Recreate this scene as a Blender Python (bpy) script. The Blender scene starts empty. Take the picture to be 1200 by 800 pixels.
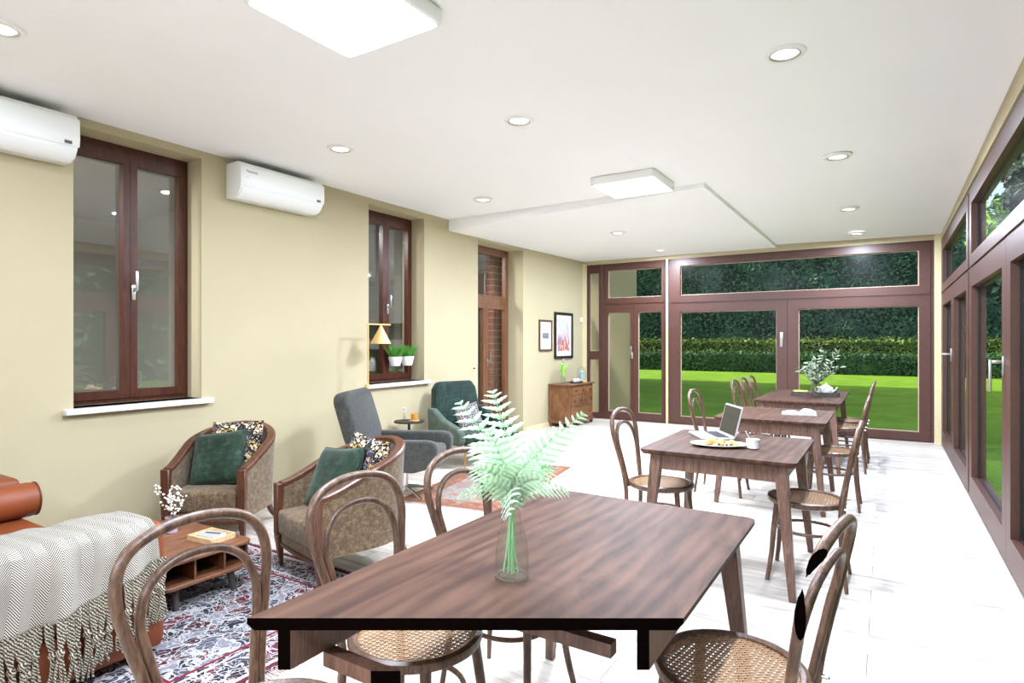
import bpy, bmesh, math, random
from mathutils import Vector, Matrix
random.seed(7)
PI = math.pi
D = bpy.data
sc = bpy.context.scene
C = sc.collection

# ------------------------------------------------------------------ camera, sky, sun, exposure
F_PX, EYE = 700.0, 1.35
TH = math.atan2(439, 700)                 # the room's depth axis is +Y; the camera looks TH to its left
CT, ST = math.cos(TH), math.sin(TH)
cam = D.objects.new('camera', D.cameras.new('camera')); C.objects.link(cam)
cam.data.lens = 36 * F_PX / 1200; cam.data.sensor_width = 36
cam.location = (0, 0, EYE); cam.rotation_euler = (PI / 2, 0, TH)
cam.data.clip_start = 0.05; cam.data.clip_end = 400
sc.camera = cam
w = D.worlds.new('sky'); sc.world = w; w.use_nodes = True
nt = w.node_tree; bg = nt.nodes['Background']
sky = nt.nodes.new('ShaderNodeTexSky'); sky.sky_type = 'NISHITA'
sky.sun_disc = False; sky.dust_density = 4.0; sky.ozone_density = .6; sky.air_density = .9; sky.sun_elevation = math.radians(30); sky.sun_rotation = math.radians(270)
nt.links.new(sky.outputs[0], bg.inputs[0]); bg.inputs[1].default_value = 0.42
sun = D.objects.new('sun', D.lights.new('sun', 'SUN')); C.objects.link(sun)
sun.data.energy = 9.5; sun.data.angle = math.radians(0.6); sun.data.color = (1, .95, .84)
sun.rotation_euler = Vector((math.cos(math.radians(30)), .0, -.5)).to_track_quat('-Z', 'Y').to_euler()
sc.view_settings.view_transform = 'Standard'; sc.view_settings.look = 'None'
sc.view_settings.gamma = 1; sc.view_settings.use_curve_mapping = False
sc.view_settings.exposure = 0.0
LAMP = 1.42    # dimmer of all the room's lamps
LAMP_COL = (.835, .94, 1.12)

# ------------------------------------------------------------------ materials
def lin(c):
    if isinstance(c, str):
        c = tuple(int(c[i:i + 2], 16) / 255 for i in (0, 2, 4))
    return tuple((x / 12.92 if x <= .04045 else ((x + .055) / 1.055) ** 2.4) for x in c) + (1,)
MATS = {}
class N:
    """small node helper"""
    def __init__(s, name):
        s.m = D.materials.new(name); s.m.use_nodes = True; s.t = s.m.node_tree
        s.b = s.t.nodes['Principled BSDF']; s.out = s.t.nodes['Material Output']; MATS[name] = s.m
    def n(s, kind, **k):
        x = s.t.nodes.new('ShaderNode' + kind)
        for a, v in k.items(): setattr(x, a, v)
        return x
    def l(s, a, b): s.t.links.new(a, b)
    def set(s, x, i, v):
        if hasattr(v, 'is_output'): s.l(v, x.inputs[i])
        else: x.inputs[i].default_value = v
    def co(s, scale=(1, 1, 1), kind='Object', rot=(0, 0, 0), loc=(0, 0, 0)):
        t = s.n('TexCoord'); m = s.n('Mapping'); s.l(t.outputs[kind], m.inputs[0])
        m.inputs['Scale'].default_value = scale; m.inputs['Rotation'].default_value = rot; m.inputs['Location'].default_value = loc
        return m.outputs[0]
    def noise(s, co, scale=5, detail=3, rough=.5, dist=0):
        x = s.n('TexNoise'); s.l(co, x.inputs['Vector'])
        x.inputs['Scale'].default_value = scale; x.inputs['Detail'].default_value = detail
        x.inputs['Roughness'].default_value = rough; x.inputs['Distortion'].default_value = dist
        return x.outputs['Fac']
    def vor(s, co, scale=5, feature='F1', out='Distance', rnd=1):
        x = s.n('TexVoronoi', feature=feature); s.l(co, x.inputs['Vector'])
        x.inputs['Scale'].default_value = scale; x.inputs['Randomness'].default_value = rnd
        return x.outputs[out]
    def ramp(s, fac, stops, const=False):
        x = s.n('ValToRGB'); s.l(fac, x.inputs[0]); e = x.color_ramp.elements
        if const: x.color_ramp.interpolation = 'CONSTANT'
        while len(e) < len(stops): e.new(.5)
        for q, (p, c) in zip(e, stops): q.position = p; q.color = lin(c)
        return x.outputs[0]
    def math(s, op, a, b=0., c=0.):
        x = s.n('Math', operation=op)
        s.set(x, 0, a); s.set(x, 1, b); s.set(x, 2, c)
        return x.outputs[0]
    def mix(s, f, a, b, kind='MIX'):
        x = s.n('MixRGB', blend_type=kind)
        s.set(x, 0, f); s.set(x, 1, a); s.set(x, 2, b)
        return x.outputs[0]
    def bump(s, h, strength=.2, dist=.01):
        x = s.n('Bump'); x.inputs['Strength'].default_value = strength; x.inputs['Distance'].default_value = dist
        s.l(h, x.inputs['Height']); s.l(x.outputs[0], s.b.inputs['Normal'])
    def base(s, c, rough=.5, metal=0, spec=.5):
        s.set(s.b, 'Base Color', c); s.set(s.b, 'Roughness', rough); s.b.inputs['Metallic'].default_value = metal
        s.b.inputs['Specular IOR Level'].default_value = spec
        return s.m
def plain(name, c, rough=.5, metal=0, spec=.5, var=.0, scale=8, bump=0, bscale=60):
    k = N(name); col = lin(c)
    if var:
        f = k.noise(k.co(), scale, 4)
        hi = tuple(min(1, x * (1 + var)) for x in col[:3]) + (1,); lo = tuple(x * (1 - var) for x in col[:3]) + (1,)
        r = k.n('ValToRGB'); k.l(f, r.inputs[0]); e = r.color_ramp.elements
        e[0].position, e[1].position = .3, .7; e[0].color, e[1].color = lo, hi
        col = r.outputs[0]
    if bump: k.bump(k.noise(k.co(), bscale, 3), bump, .003)
    return k.base(col, rough, metal, spec)
def wood(name, cs, stretch=(1, 1, 1), scale=6, rough=.4, dist=1.2, spec=.5, fine=.25):
    k = N(name); co = k.co(stretch)
    a = k.noise(co, scale, 6, .6, dist); f = k.noise(k.co(tuple(x * 4 for x in stretch)), scale * 4, 3, .6, .3)
    g = k.math('MULTIPLY_ADD', f, fine, a); g = k.math('SUBTRACT', g, fine / 2)
    stops = [(.3 + .4 * i / (len(cs) - 1), c) for i, c in enumerate(cs)]
    k.bump(f, .08, .002)
    return k.base(k.ramp(g, stops), rough, 0, spec)
def glass(name, tint=(1, 1, 1), refl=.06, rough=.0, edge=.5, fres=.5):
    k = N(name); k.t.nodes.remove(k.b)
    t = k.n('BsdfTransparent'); t.inputs[0].default_value = tint + (1,)
    g = k.n('BsdfGlossy'); g.inputs['Roughness'].default_value = rough
    lw = k.n('LayerWeight'); lw.inputs[0].default_value = edge
    f = k.math('MULTIPLY_ADD', k.math('POWER', lw.outputs['Facing'], 3.), fres, refl)
    mx = k.n('MixShader'); k.l(f, mx.inputs[0]); k.l(t.outputs[0], mx.inputs[1]); k.l(g.outputs[0], mx.inputs[2])
    k.l(mx.outputs[0], k.out.inputs[0]); return k.m
def emit(name, c, s):
    k = N(name); k.base(lin(c), .5); k.b.inputs['Emission Color'].default_value = lin(c); k.b.inputs['Emission Strength'].default_value = s
    return k.m

plain('wall_paint', 'b7ab8c', .85, var=.015, scale=2, spec=.2)
plain('white_wall', 'f2f0ec', .85, spec=.2)
plain('ceiling_paint', 'f8f8f8', .9, var=.01, scale=1.2, spec=.2)
plain('cream_trim', 'd8cba0', .6)
plain('frame_brown', '4e2f26', .42, var=.08, scale=20)
plain('gasket_cream', 'b9a58c', .6)
plain('white_plastic', 'f2f2f1', .35)
plain('grey_plastic', '5b5a58', .4)
plain('black', '141210', .5)
plain('cut_black', '0b0605', .9, spec=.0)
plain('chrome', 'd0d0d0', .15, metal=1)
plain('steel_satin', 'c9c7c2', .35, metal=1)
plain('brass', 'd9a860', .32, metal=.75)
plain('pale_brass', 'e0b878', .4, metal=.35)
plain('marble_sill', 'd9d6d4', .4, var=.12, scale=14)
wood('mahogany', ['32150a', '481f0f', '582b15'], (5, 5, .7), 8, .35)
wood('door_walnut', ['5b3a26', '70492f', '845a3c'], (5, 5, .6), 8, .4)
wood('bentwood', ['38271e', '5f4434', '7d5f49'], (6, 6, 1.2), 8, .36, fine=.3)
wood('table_leg_wood', ['4a332a', '6b4d40', '80604f'], (7, 7, .8), 7, .42)
wood('armchair_wood', ['3a2016', '54301f', '65402c'], (6, 6, 1), 8, .35)
wood('acacia', ['45281a', '6c432b', '88593a'], (7, 1.0, 7), 5, .45)
wood('dresser_wood', ['5c3a24', '744c2f', '865c3a'], (3, .9, 1.6), 3, .45, fine=.12)
wood('tray_wood', ['b89468', 'd3b285', 'e0c49b'], (3, 9, 3), 6, .5)
wood('dark_leg', ['2b2725', '3c3734', '484340'], (6, 6, 1), 7, .5)
def tabletop():
    k = N('walnut_top'); co = k.co((4.2, .75, 2), rot=(0, 0, .18))
    big = k.noise(co, 1.5, 4, .55, 2.6); fine = k.noise(k.co((60, 3.2, 10), rot=(0, 0, .1)), 3, 4, .6, .4)
    sw = k.n('TexWave', wave_type='BANDS', bands_direction='X', wave_profile='SIN')
    k.l(k.co((2.6, .5, 1), rot=(0, 0, .2)), sw.inputs[0]); sw.inputs['Scale'].default_value = 2.2
    sw.inputs['Distortion'].default_value = 7; sw.inputs['Detail'].default_value = 2.5; sw.inputs['Detail Scale'].default_value = .9
    g = k.math('MULTIPLY_ADD', sw.outputs['Fac'], .15, k.math('MULTIPLY', big, .85)); g = k.math('MULTIPLY_ADD', fine, .16, k.math('SUBTRACT', g, .08))
    c = k.ramp(g, [(.2, '2f1f18'), (.4, '442e24'), (.55, '533a2d'), (.8, '66493a')])
    k.bump(fine, .05, .001); k.base(c, .55, 0, .1)
tabletop()
def planks():
    k = N('floor_plank'); oi = k.n('ObjectInfo')
    a = k.noise(k.co((1, 9, 1)), 2.2, 5, .6, .8); kn = k.noise(k.co((1.2, 4, 1)), 1.1, 3, .5, 1.5)
    c = k.ramp(a, [(.28, 'a2968a'), (.42, 'cbc2b7'), (.56, 'dcd5cb'), (.72, 'e6e0d8')])
    c = k.mix(k.math('MULTIPLY', k.math('GREATER_THAN', kn, .66), .3), c, lin('9c8f80'))
    v = k.ramp(oi.outputs['Random'], [(0, 'dedad5'), (.5, 'f2efec'), (1, 'ffffff')])
    k.base(k.mix(1., c, v, 'MULTIPLY'), .48, 0, .4)
planks()
plain('floor_joint', '8f8376', .8)
def fabric(name, cs, scale=120, rough=.95, bump=.3, big=.2, weave=True):
    k = N(name)
    a = k.noise(k.co((scale, scale * .35, scale)), 1, 3, .6); b = k.noise(k.co((scale * .35, scale, scale * .35)), 1, 3, .6)
    g = k.math('MULTIPLY_ADD', a, .5, k.math('MULTIPLY', b, .5)); g = k.math('MULTIPLY_ADD', k.noise(k.co(), 3, 3), big, k.math('SUBTRACT', g, big / 2))
    k.bump(g, bump, .004)
    k.base(k.ramp(g, [(.3 + .4 * i / (len(cs) - 1), c) for i, c in enumerate(cs)]), rough, 0, .15)
    k.b.inputs['Sheen Weight'].default_value = .15
fabric('brown_tweed', ['3f3226', '66543f', '8d7757'], 90)
fabric('dark_grey_wool', ['343431', '42423e', '504f4a'], 60, bump=.15)
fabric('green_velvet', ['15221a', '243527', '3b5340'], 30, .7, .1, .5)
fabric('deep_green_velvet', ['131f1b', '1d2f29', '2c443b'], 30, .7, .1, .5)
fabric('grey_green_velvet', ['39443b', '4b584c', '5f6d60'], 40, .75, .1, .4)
plain('orange_leather', '7a3a17', .5, var=.18, scale=5, bump=.15, bscale=90)
plain('piping_leather', '5e2c11', .5)
def floral():
    k = N('floral_fabric'); co = k.co((1, 1, 1)); wv = k.noise(co, 9, 2); 
    c2 = k.n('MixRGB'); c2.inputs[0].default_value = .12; k.l(co, c2.inputs[1])
    nn = k.n('TexNoise'); k.l(co, nn.inputs['Vector']); nn.inputs['Scale'].default_value = 14; k.l(nn.outputs['Color'], c2.inputs[2])
    q = c2.outputs[0]
    d = k.vor(q, 26, 'DISTANCE_TO_EDGE'); cell = k.n('TexVoronoi'); k.l(q, cell.inputs['Vector']); cell.inputs['Scale'].default_value = 26
    leafc = k.ramp(k.math('FRACT', k.math('MULTIPLY', cell.outputs['Color'], 3.7)), [(0, 'd8c7a0'), (.3, '7a7a86'), (.5, 'c9a08c'), (.65, '4d4b55'), (.8, 'b99a62')], True)
    f = k.math('GREATER_THAN', d, .09); f2 = k.math('GREATER_THAN', k.noise(co, 22, 2, .5, 2), .42)
    c = k.mix(k.math('MULTIPLY', f, f2), lin('26221f'), leafc); k.base(c, .9, 0, .1)
floral()
def hound():
    k = N('houndstooth'); ch = k.n('TexChecker'); k.l(k.co((1, 1, 1), rot=(0, 0, .78)), ch.inputs[0]); ch.inputs['Scale'].default_value = 62
    ch.inputs[1].default_value = lin('1f1d20'); ch.inputs[2].default_value = lin('9d9796'); k.base(ch.outputs[0], .9, 0, .1)
hound()
def herring():
    k = N('herringbone_wool'); t = k.n('TexCoord'); s = k.n('SeparateXYZ'); k.l(t.outputs['UV'], s.inputs[0])
    u, v = s.outputs[0], s.outputs[1]
    tri = k.math('PINGPONG', u, .036)
    ph = k.math('MULTIPLY', k.math('ADD', k.math('MULTIPLY', tri, 1.35), v), 105.)
    st = k.math('FRACT', k.math('ADD', ph, k.math('MULTIPLY', k.noise(k.co(), 60, 2), .35)))
    c = k.ramp(st, [(.0, '2e2823'), (.34, '2e2823'), (.46, 'b3aca0'), (.92, 'b3aca0'), (1, '2e2823')])
    k.bump(st, .5, .004); k.base(c, .95, 0, .1)
herring()
def yarn():
    k = N('twisted_yarn'); wv = k.n('TexWave', wave_type='BANDS', bands_direction='DIAGONAL'); k.l(k.co(), wv.inputs[0]); wv.inputs['Scale'].default_value = 50; wv.inputs['Distortion'].default_value = 4
    k.base(k.ramp(wv.outputs['Fac'], [(.25, '3c352d'), (.5, '82796a'), (.8, 'b0a896')]), .95, 0, .1)
yarn()
def rug(name, hx, hy, field, border, lines, sc_=16):
    """field: ramp of colours over scrolling vines; border: the same for the edge band"""
    k = N(name); t = k.n('TexCoord'); co = t.outputs['Object']; s = k.n('SeparateXYZ'); k.l(co, s.inputs[0])
    ax = k.math('SUBTRACT', hx, k.math('ABSOLUTE', s.outputs[0])); ay = k.math('SUBTRACT', hy, k.math('ABSOLUTE', s.outputs[1]))
    e = k.math('MINIMUM', ax, ay)
    wq = k.n('TexNoise'); k.l(co, wq.inputs['Vector']); wq.inputs['Scale'].default_value = sc_ * .5; wq.inputs['Detail'].default_value = 2
    mx = k.n('MixRGB'); mx.inputs[0].default_value = .16; k.l(co, mx.inputs[1]); k.l(wq.outputs['Color'], mx.inputs[2])
    d = k.vor(mx.outputs[0], sc_, 'DISTANCE_TO_EDGE'); d2 = k.vor(mx.outputs[0], sc_ * 2.1, 'DISTANCE_TO_EDGE')
    cell = k.n('TexVoronoi'); k.l(mx.outputs[0], cell.inputs['Vector']); cell.inputs['Scale'].default_value = sc_
    h = k.math('FRACT', k.math('MULTIPLY', cell.outputs['Color'], 5.3))
    def pal(p):
        c = k.ramp(h, [(i / len(p[1:]), x) for i, x in enumerate(p[1:])], True)
        c = k.mix(k.math('LESS_THAN', d2, .045), c, lin(p[0])); return k.mix(k.math('LESS_THAN', d, .05), c, lin(p[0]))
    F = pal(field); B = pal(border)
    c = k.mix(k.math('LESS_THAN', e, lines[0]), F, B)
    for p, wd, col in lines[1]:
        c = k.mix(k.math('LESS_THAN', k.math('ABSOLUTE', k.math('SUBTRACT', e, p)), wd), c, lin(col))
    k.bump(k.noise(co, 260, 2), .4, .004)
    k.base(c, .95, 0, .1)
rug('persian_rug', 1.0, .72, ['9c9a98', '24242f', '45454f', '4f2029', '2b2b36', '6c6a72', '38202a'],
    ['a29c9b', '2a1c24', '441d27', '33323c', '582a37', '22222b'], (.26, [(.26, .008, '6a1f2b'), (.225, .006, 'a8a29e'), (.05, .01, 'a8a29e'), (.025, .012, '54222c')]), 17)
rug('kilim_rug', .47, .92, ['857a72', '8f857d', '7d7370', '8a6a5a', 'a05a3a', '736b69', '958a82'],
    ['82563f', '7c5848', '8e6e5d', '734e40', '84766d'], (.16, [(.16, .006, '7a4636'), (.02, .02, '84523c')]), 22)
plain('rug_fringe', 'a89590', .95)
plain('cane', 'b08a62', .6, var=.15, scale=60)
def fern_mat():
    k = N('fern_leaf'); c = k.ramp(k.noise(k.co(), 20, 3), [(.3, 'd6f0d0'), (.7, 'eefdea')]); k.base(c, .6, 0, .2)
    tr = k.n('BsdfTranslucent'); k.l(c, tr.inputs[0]); mx = k.n('MixShader'); mx.inputs[0].default_value = .4
    k.l(k.b.outputs[0], mx.inputs[1]); k.l(tr.outputs[0], mx.inputs[2]); k.l(mx.outputs[0], k.out.inputs[0])
fern_mat()
plain('fern_stem', '9fd09a', .6)
plain('grass_leaf', '4f8f2e', .6, var=.2, scale=30)
plain('tulip_leaf', '9ccf5a', .55, var=.15, scale=20)
plain('olive_leaf', '7d8c72', .6, var=.2, scale=40)
plain('twig', '5a4634', .8)
plain('blossom', 'f3efe2', .8)
plain('paper', 'd2d0cc', .8)
plain('porcelain', 'f4f2ef', .25)
plain('coffee', '2c1a10', .3)
plain('croissant', 'cf9950', .6, var=.25, scale=30)
plain('berry', '4a2326', .5)
plain('bread', 'd9a94e', .7, var=.15, scale=30)
plain('silver_shell', 'd6d6d8', .35, metal=.6)
plain('laptop_screen', '3a372f', .25)
plain('key_black', '1d1d20', .5)
plain('amber_glass', 'c98f3c', .15)
plain('mauve_glass', 'a894a0', .2)
plain('blue_glass', '9fc6d8', .15)
plain('grey_print', '6f7275', .9, var=.4, scale=40)
plain('black_frame', '1e1a18', .4)
plain('brown_frame', '5a3e30', .45)
plain('kitchen_grey', 'a3a19d', .85)
plain('kitchen_dark', '3b3936', .7)
plain('curtain_white', 'd6d2cc', .9)
plain('brick', '8f3a2a', .85, var=.25, scale=18, bump=.4)
plain('mortar', 'b9aba2', .95)
plain('render_outside', 'dcb888', .9, var=.04, scale=1)
plain('roof_tile', '8a4a33', .8, var=.2, scale=4)
plain('paving', 'a9a49b', .9, var=.1, scale=3)
plain('soil', '4a3a2c', .95, var=.2)
glass('pane_glass', (.97, .99, .98), .004, .25, .4, .03)
glass('window_glass', (.80, .82, .82), .12, .02, .4, .4)
glass('vase_glass', (.97, .99, .975), .012, 0, .55, .35)
glass('thin_glass', (.95, .97, .98), .10, 0, .6)
emit('lamp_lens', 'ffffff', 3.0)
emit('lamp_panel', 'fdfdff', 1.6)
def street_print():
    k = N('street_print'); t = k.n('TexCoord'); s = k.n('SeparateXYZ'); k.l(t.outputs['Object'], s.inputs[0])
    z = s.outputs[2]; co = k.co((1, 1, .5)); a = k.noise(co, 16, 5, .7, .6); b = k.noise(k.co((1, 3, .35), loc=(3, 1, 2)), 11, 4, .65, .3)
    skyc = k.ramp(b, [(.35, 'b65f55'), (.45, 'c9ccdc'), (.6, 'aeb8cf'), (.7, '8b7a78')])
    low = k.ramp(a, [(.3, '3a3f4c'), (.42, '6f7690'), (.5, 'c33a2a'), (.57, 'e6d3ad'), (.64, '7a2f2b'), (.75, '9aa3ad')])
    f = k.math('MULTIPLY_ADD', z, -5., k.math('MULTIPLY_ADD', b, .8, .05)); f = k.math('MINIMUM', k.math('MAXIMUM', f, 0.), 1.)
    k.base(k.mix(f, skyc, low), .7)
street_print()
def lawn():
    k = N('lawn_grass'); a = k.noise(k.co((1, 1, 1)), 1.2, 5, .6); f = k.noise(k.co((1, .45, 1)), 38, 3, .7)
    g = k.math('MULTIPLY_ADD', f, .55, k.math('MULTIPLY', a, .45)); k.bump(f, .6, .03)
    k.base(k.ramp(g, [(.3, '4a6e12'), (.5, '658a1c'), (.7, '86a332')]), .9, 0, .15)
lawn()
def leaves(name, cs):
    k = N(name); a = k.noise(k.co(), .9, 3); b = k.noise(k.co(), 9, 2)
    g = k.math('MULTIPLY_ADD', a, .4, k.math('MULTIPLY', b, .6))
    k.base(k.ramp(g, [(.35 + .3 * i / (len(cs) - 1), c) for i, c in enumerate(cs)]), .6, 0, .3)
leaves('hedge_leaf', ['2c4a3c', '3c624c', '4e7a58']); leaves('low_hedge_leaf', ['3a5420', '5c7828', '82923f'])
leaves('box_leaf', ['28442a', '3c6236', '54823c']); leaves('conifer_leaf', ['14241c', '1f3528', '2d4a38']); leaves('laurel_leaf', ['4a7a1c', '6f9e28', '9cc23c'])
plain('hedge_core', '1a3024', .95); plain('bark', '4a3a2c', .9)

# ------------------------------------------------------------------ mesh helpers
class G:
    def __init__(s): s.v = []; s.f = []; s.uv = None
    def add(s, vs, fs):
        o = len(s.v); s.v += [tuple(p) for p in vs]; s.f += [tuple(i + o for i in q) for q in fs]; return s
    def box(s, x0, x1, y0, y1, z0, z1):
        return s.add([(x, y, z) for z in (z0, z1) for y in (y0, y1) for x in (x0, x1)],
                     [(0, 2, 3, 1), (4, 5, 7, 6), (0, 1, 5, 4), (2, 6, 7, 3), (0, 4, 6, 2), (1, 3, 7, 5)])
    def bar(s, a, b, wa, wb=None, up=(0, 0, 1)):
        """tapered square bar from a to b"""
        wb = wb or wa; a, b = Vector(a), Vector(b); t = (b - a).normalized(); up = Vector(up)
        if abs(t.dot(up)) > .95: up = Vector((0, 1, 0))
        r = t.cross(up).normalized(); u = r.cross(t)
        vs = [p + r * (sx * ww[0] / 2) + u * (sy * ww[1] / 2) for p, ww in ((a, wa), (b, wb)) for sx, sy in ((-1, -1), (1, -1), (1, 1), (-1, 1))]
        return s.add(vs, [(3, 2, 1, 0), (4, 5, 6, 7), (0, 1, 5, 4), (1, 2, 6, 5), (2, 3, 7, 6), (3, 0, 4, 7)])
    def tube(s, pts, r, n=10, closed=False, flat=None):
        pts = [Vector(p) for p in pts]; m = len(pts); rs = r if isinstance(r, (list, tuple)) else [r] * m
        ring = []; u = None
        for i, p in enumerate(pts):
            if closed: t = pts[(i + 1) % m] - pts[i - 1]
            else: t = pts[min(i + 1, m - 1)] - pts[max(i - 1, 0)]
            t.normalize()
            if u is None: u = t.orthogonal().normalized()
            u = (u - t * u.dot(t)).normalized(); q = t.cross(u)
            ring.append([p + (u * math.cos(2 * PI * k / n) + q * math.sin(2 * PI * k / n)) * rs[i] for k in range(n)])
        vs = [p for g in ring for p in g]; fs = []
        for i in range(m if closed else m - 1):
            j = (i + 1) % m
            for k in range(n): fs.append((i * n + k, i * n + (k + 1) % n, j * n + (k + 1) % n, j * n + k))
        if not closed: fs += [tuple(range(n))[::-1], tuple((m - 1) * n + k for k in range(n))]
        return s.add(vs, fs)
    def lathe(s, prof, n=24, c=(0, 0, 0), sx=1, sy=1, cap=True):
        vs = [(c[0] + r * sx * math.cos(2 * PI * k / n), c[1] + r * sy * math.sin(2 * PI * k / n), c[2] + z) for r, z in prof for k in range(n)]
        fs = [(i * n + k, i * n + (k + 1) % n, (i + 1) * n + (k + 1) % n, (i + 1) * n + k) for i in range(len(prof) - 1) for k in range(n)]
        if cap: fs += [tuple(range(n))[::-1], tuple((len(prof) - 1) * n + k for k in range(n))]
        return s.add(vs, fs)
    def prism(s, poly, z0, z1, axis='z'):
        n = len(poly); P = {'z': lambda a, b, h: (a, b, h), 'y': lambda a, b, h: (a, h, b), 'x': lambda a, b, h: (h, a, b)}[axis]
        vs = [P(a, b, z0) for a, b in poly] + [P(a, b, z1) for a, b in poly]
        return s.add(vs, [tuple(range(n))[::-1], tuple(range(n, 2 * n))] + [(i, (i + 1) % n, n + (i + 1) % n, n + i) for i in range(n)])
    def grid(s, fn, nu, nv):
        vs = [fn(i / nu, j / nv) for i in range(nu + 1) for j in range(nv + 1)]; o = len(s.v)
        return s.add(vs, [(i * (nv + 1) + j, (i + 1) * (nv + 1) + j, (i + 1) * (nv + 1) + j + 1, i * (nv + 1) + j + 1) for i in range(nu) for j in range(nv)])
    def xf(s, m, start=0):
        s.v[start:] = [tuple(m @ Vector(p)) for p in s.v[start:]]; return s
    def build(s, name, m, parent=None, bevel=0, seg=2, smooth=True, loc=None, rot=None, solid=0, sub=0):
        me = D.meshes.new(name); bm = bmesh.new(); vv = [bm.verts.new(p) for p in s.v]
        for q in s.f:
            try: bm.faces.new([vv[i] for i in q])
            except ValueError: pass
        if bevel:
            bmesh.ops.remove_doubles(bm, verts=bm.verts, dist=1e-6)
            bmesh.ops.bevel(bm, geom=list(bm.edges), offset=bevel, segments=seg, affect='EDGES', profile=.5)
        if not s.uv: bmesh.ops.recalc_face_normals(bm, faces=bm.faces)
        bm.to_mesh(me); bm.free()
        if s.uv:
            ul = me.uv_layers.new(name='UVMap')
            for lp in me.loops: ul.data[lp.index].uv = s.uv[lp.vertex_index]
        me.materials.append(MATS[m] if isinstance(m, str) else m)
        if smooth:
            me.polygons.foreach_set('use_smooth', [True] * len(me.polygons))
            try: me.set_sharp_from_angle(angle=math.radians(38))
            except Exception: pass
        o = D.objects.new(name, me); C.objects.link(o)
        if parent: o.parent = parent
        if loc: o.location = loc
        if rot: o.rotation_euler = rot
        if solid: md = o.modifiers.new('thick', 'SOLIDIFY'); md.thickness = solid; md.offset = 0
        if sub: md = o.modifiers.new('sub', 'SUBSURF'); md.levels = md.render_levels = sub
        return o
def tag(o, label, cat, group=None):
    o['label'] = label; o['category'] = cat
    if group: o['group'] = group
    return o
def thing(name, label, cat, loc=(0, 0, 0), rz=0, group=None):
    o = D.objects.new(name, None); o.empty_display_size = .1; C.objects.link(o)
    o.location = loc; o.rotation_euler = (0, 0, rz); return tag(o, label, cat, group)
def struct(o): o['kind'] = 'structure'; return o
def sempty(name, loc=(0, 0, 0)):
    o = D.objects.new(name, None); o.empty_display_size = .1; C.objects.link(o); o.location = loc; o['kind'] = 'structure'; return o
def dup(root, loc, rz, label, group=None):
    r = root.copy(); C.objects.link(r); r.location = loc; r.rotation_euler = (0, 0, rz); r['label'] = label
    if group: r['group'] = group
    for ch in root.children:
        c = ch.copy(); C.objects.link(c); c.parent = r
        for g in ch.children:
            d = g.copy(); C.objects.link(d); d.parent = c
    return r
def spline(pts, n=6):
    P = [Vector(p) for p in pts]; out = []
    for i in range(len(P) - 1):
        a, b, c, d = P[max(i - 1, 0)], P[i], P[i + 1], P[min(i + 2, len(P) - 1)]
        for k in range(n):
            t = k / n
            out.append(.5 * ((2 * b) + (c - a) * t + (2 * a - 5 * b + 4 * c - d) * t * t + (3 * b - a - 3 * c + d) * t ** 3))
    return out + [P[-1]]
def rrect(x0, x1, y0, y1, r, n=5):
    out = []
    for cx, cy, a0 in ((x1 - r, y1 - r, 0), (x0 + r, y1 - r, 90), (x0 + r, y0 + r, 180), (x1 - r, y0 + r, 270)):
        for k in range(n + 1):
            a = math.radians(a0 + 90 * k / n); out.append((cx + r * math.cos(a), cy + r * math.sin(a)))
    return out
def world_pos(u, v, z):
    """point at height z on the sight line of a photograph pixel (for working out real positions)"""
    r, up = (u - 600) / F_PX, (400.5 - v) / F_PX; t = (z - EYE) / up
    return Vector(((r * CT - ST) * t, (r * ST + CT) * t, z))
def light(name, kind, parent, loc, watts, size, col=(1, 1, 1), rot=(0, 0, 0), shape='DISK'):
    o = D.objects.new(name, D.lights.new(name, 'AREA')); o.data.shape = shape; o.data.size = size
    o.data.energy = watts; o.data.color = col; C.objects.link(o); o.parent = parent; o.location = loc; o.rotation_euler = rot; return o

# ------------------------------------------------------------------ room shell
XL, XR, YF, YN = -4.57, .61, 9.69, -3.2
# floor: a base and every plank
fl = struct(G().box(XL - .3, XR + .2, YN, YF + .12, -.16, -.012).build('floor', 'floor_joint', smooth=False))
PW = .2
pl = {}
row = 0; y = YN
while y < YF + .1:
    x = XL - (0 if row % 2 else .9) ; y1 = min(y + PW, YF + .1)
    while x < XR + .1:
        L = 1.8; x0, x1 = max(x, XL), min(x + L, XR)
        if x1 - x0 > .05:
            key = (round(x1 - x0, 3), round(y1 - y, 3))
            if key not in pl:
                o = G().box(.0012, x1 - x0 - .0012, .0012, y1 - y - .0012, -.0119, 0).build('plank', 'floor_plank', fl, smooth=False); pl[key] = o
            else:
                o = pl[key].copy(); C.objects.link(o)
            o.location = (x0, y, 0)
        x += L
    y += PW; row += 1
# ceiling (its right far corner hangs a little lower) and the lowered soffit
CZ = 2.85
g = G()
cor = [(XL - .3, YN, CZ), (XR + .2, YN, 2.85), (XR + .2, 4.1, 2.845), (XR + .2, YF + .12, 2.765), (-1.45, YF + .12, 2.80), (-1.45, 5.7, 2.835), (-1.45, YN, CZ), (XL - .3, YF + .12, CZ), (XL - .3, 5.7, CZ)]
vs = cor + [(a, b, 3.1) for a, b, c_ in cor]
g.add(vs, [(0, 6, 5, 8), (6, 1, 2, 5), (5, 2, 3, 4), (8, 5, 4, 7)] + [(17, 14, 15, 9), (14, 11, 10, 15), (13, 12, 11, 14), (16, 13, 14, 17)])
struct(g.build('ceiling', 'ceiling_paint', smooth=False))
g = G(); q = [(XL, 5.82, 2.712), (-1.45, 5.70, 2.80), (-1.40, YF, 2.758), (XL, YF, 2.765)]
g.add(q + [(a, b, 2.87) for a, b, c_ in q], [(3, 2, 1, 0), (4, 5, 6, 7), (0, 1, 5, 4), (1, 2, 6, 5), (2, 3, 7, 6), (3, 0, 4, 7)])
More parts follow.
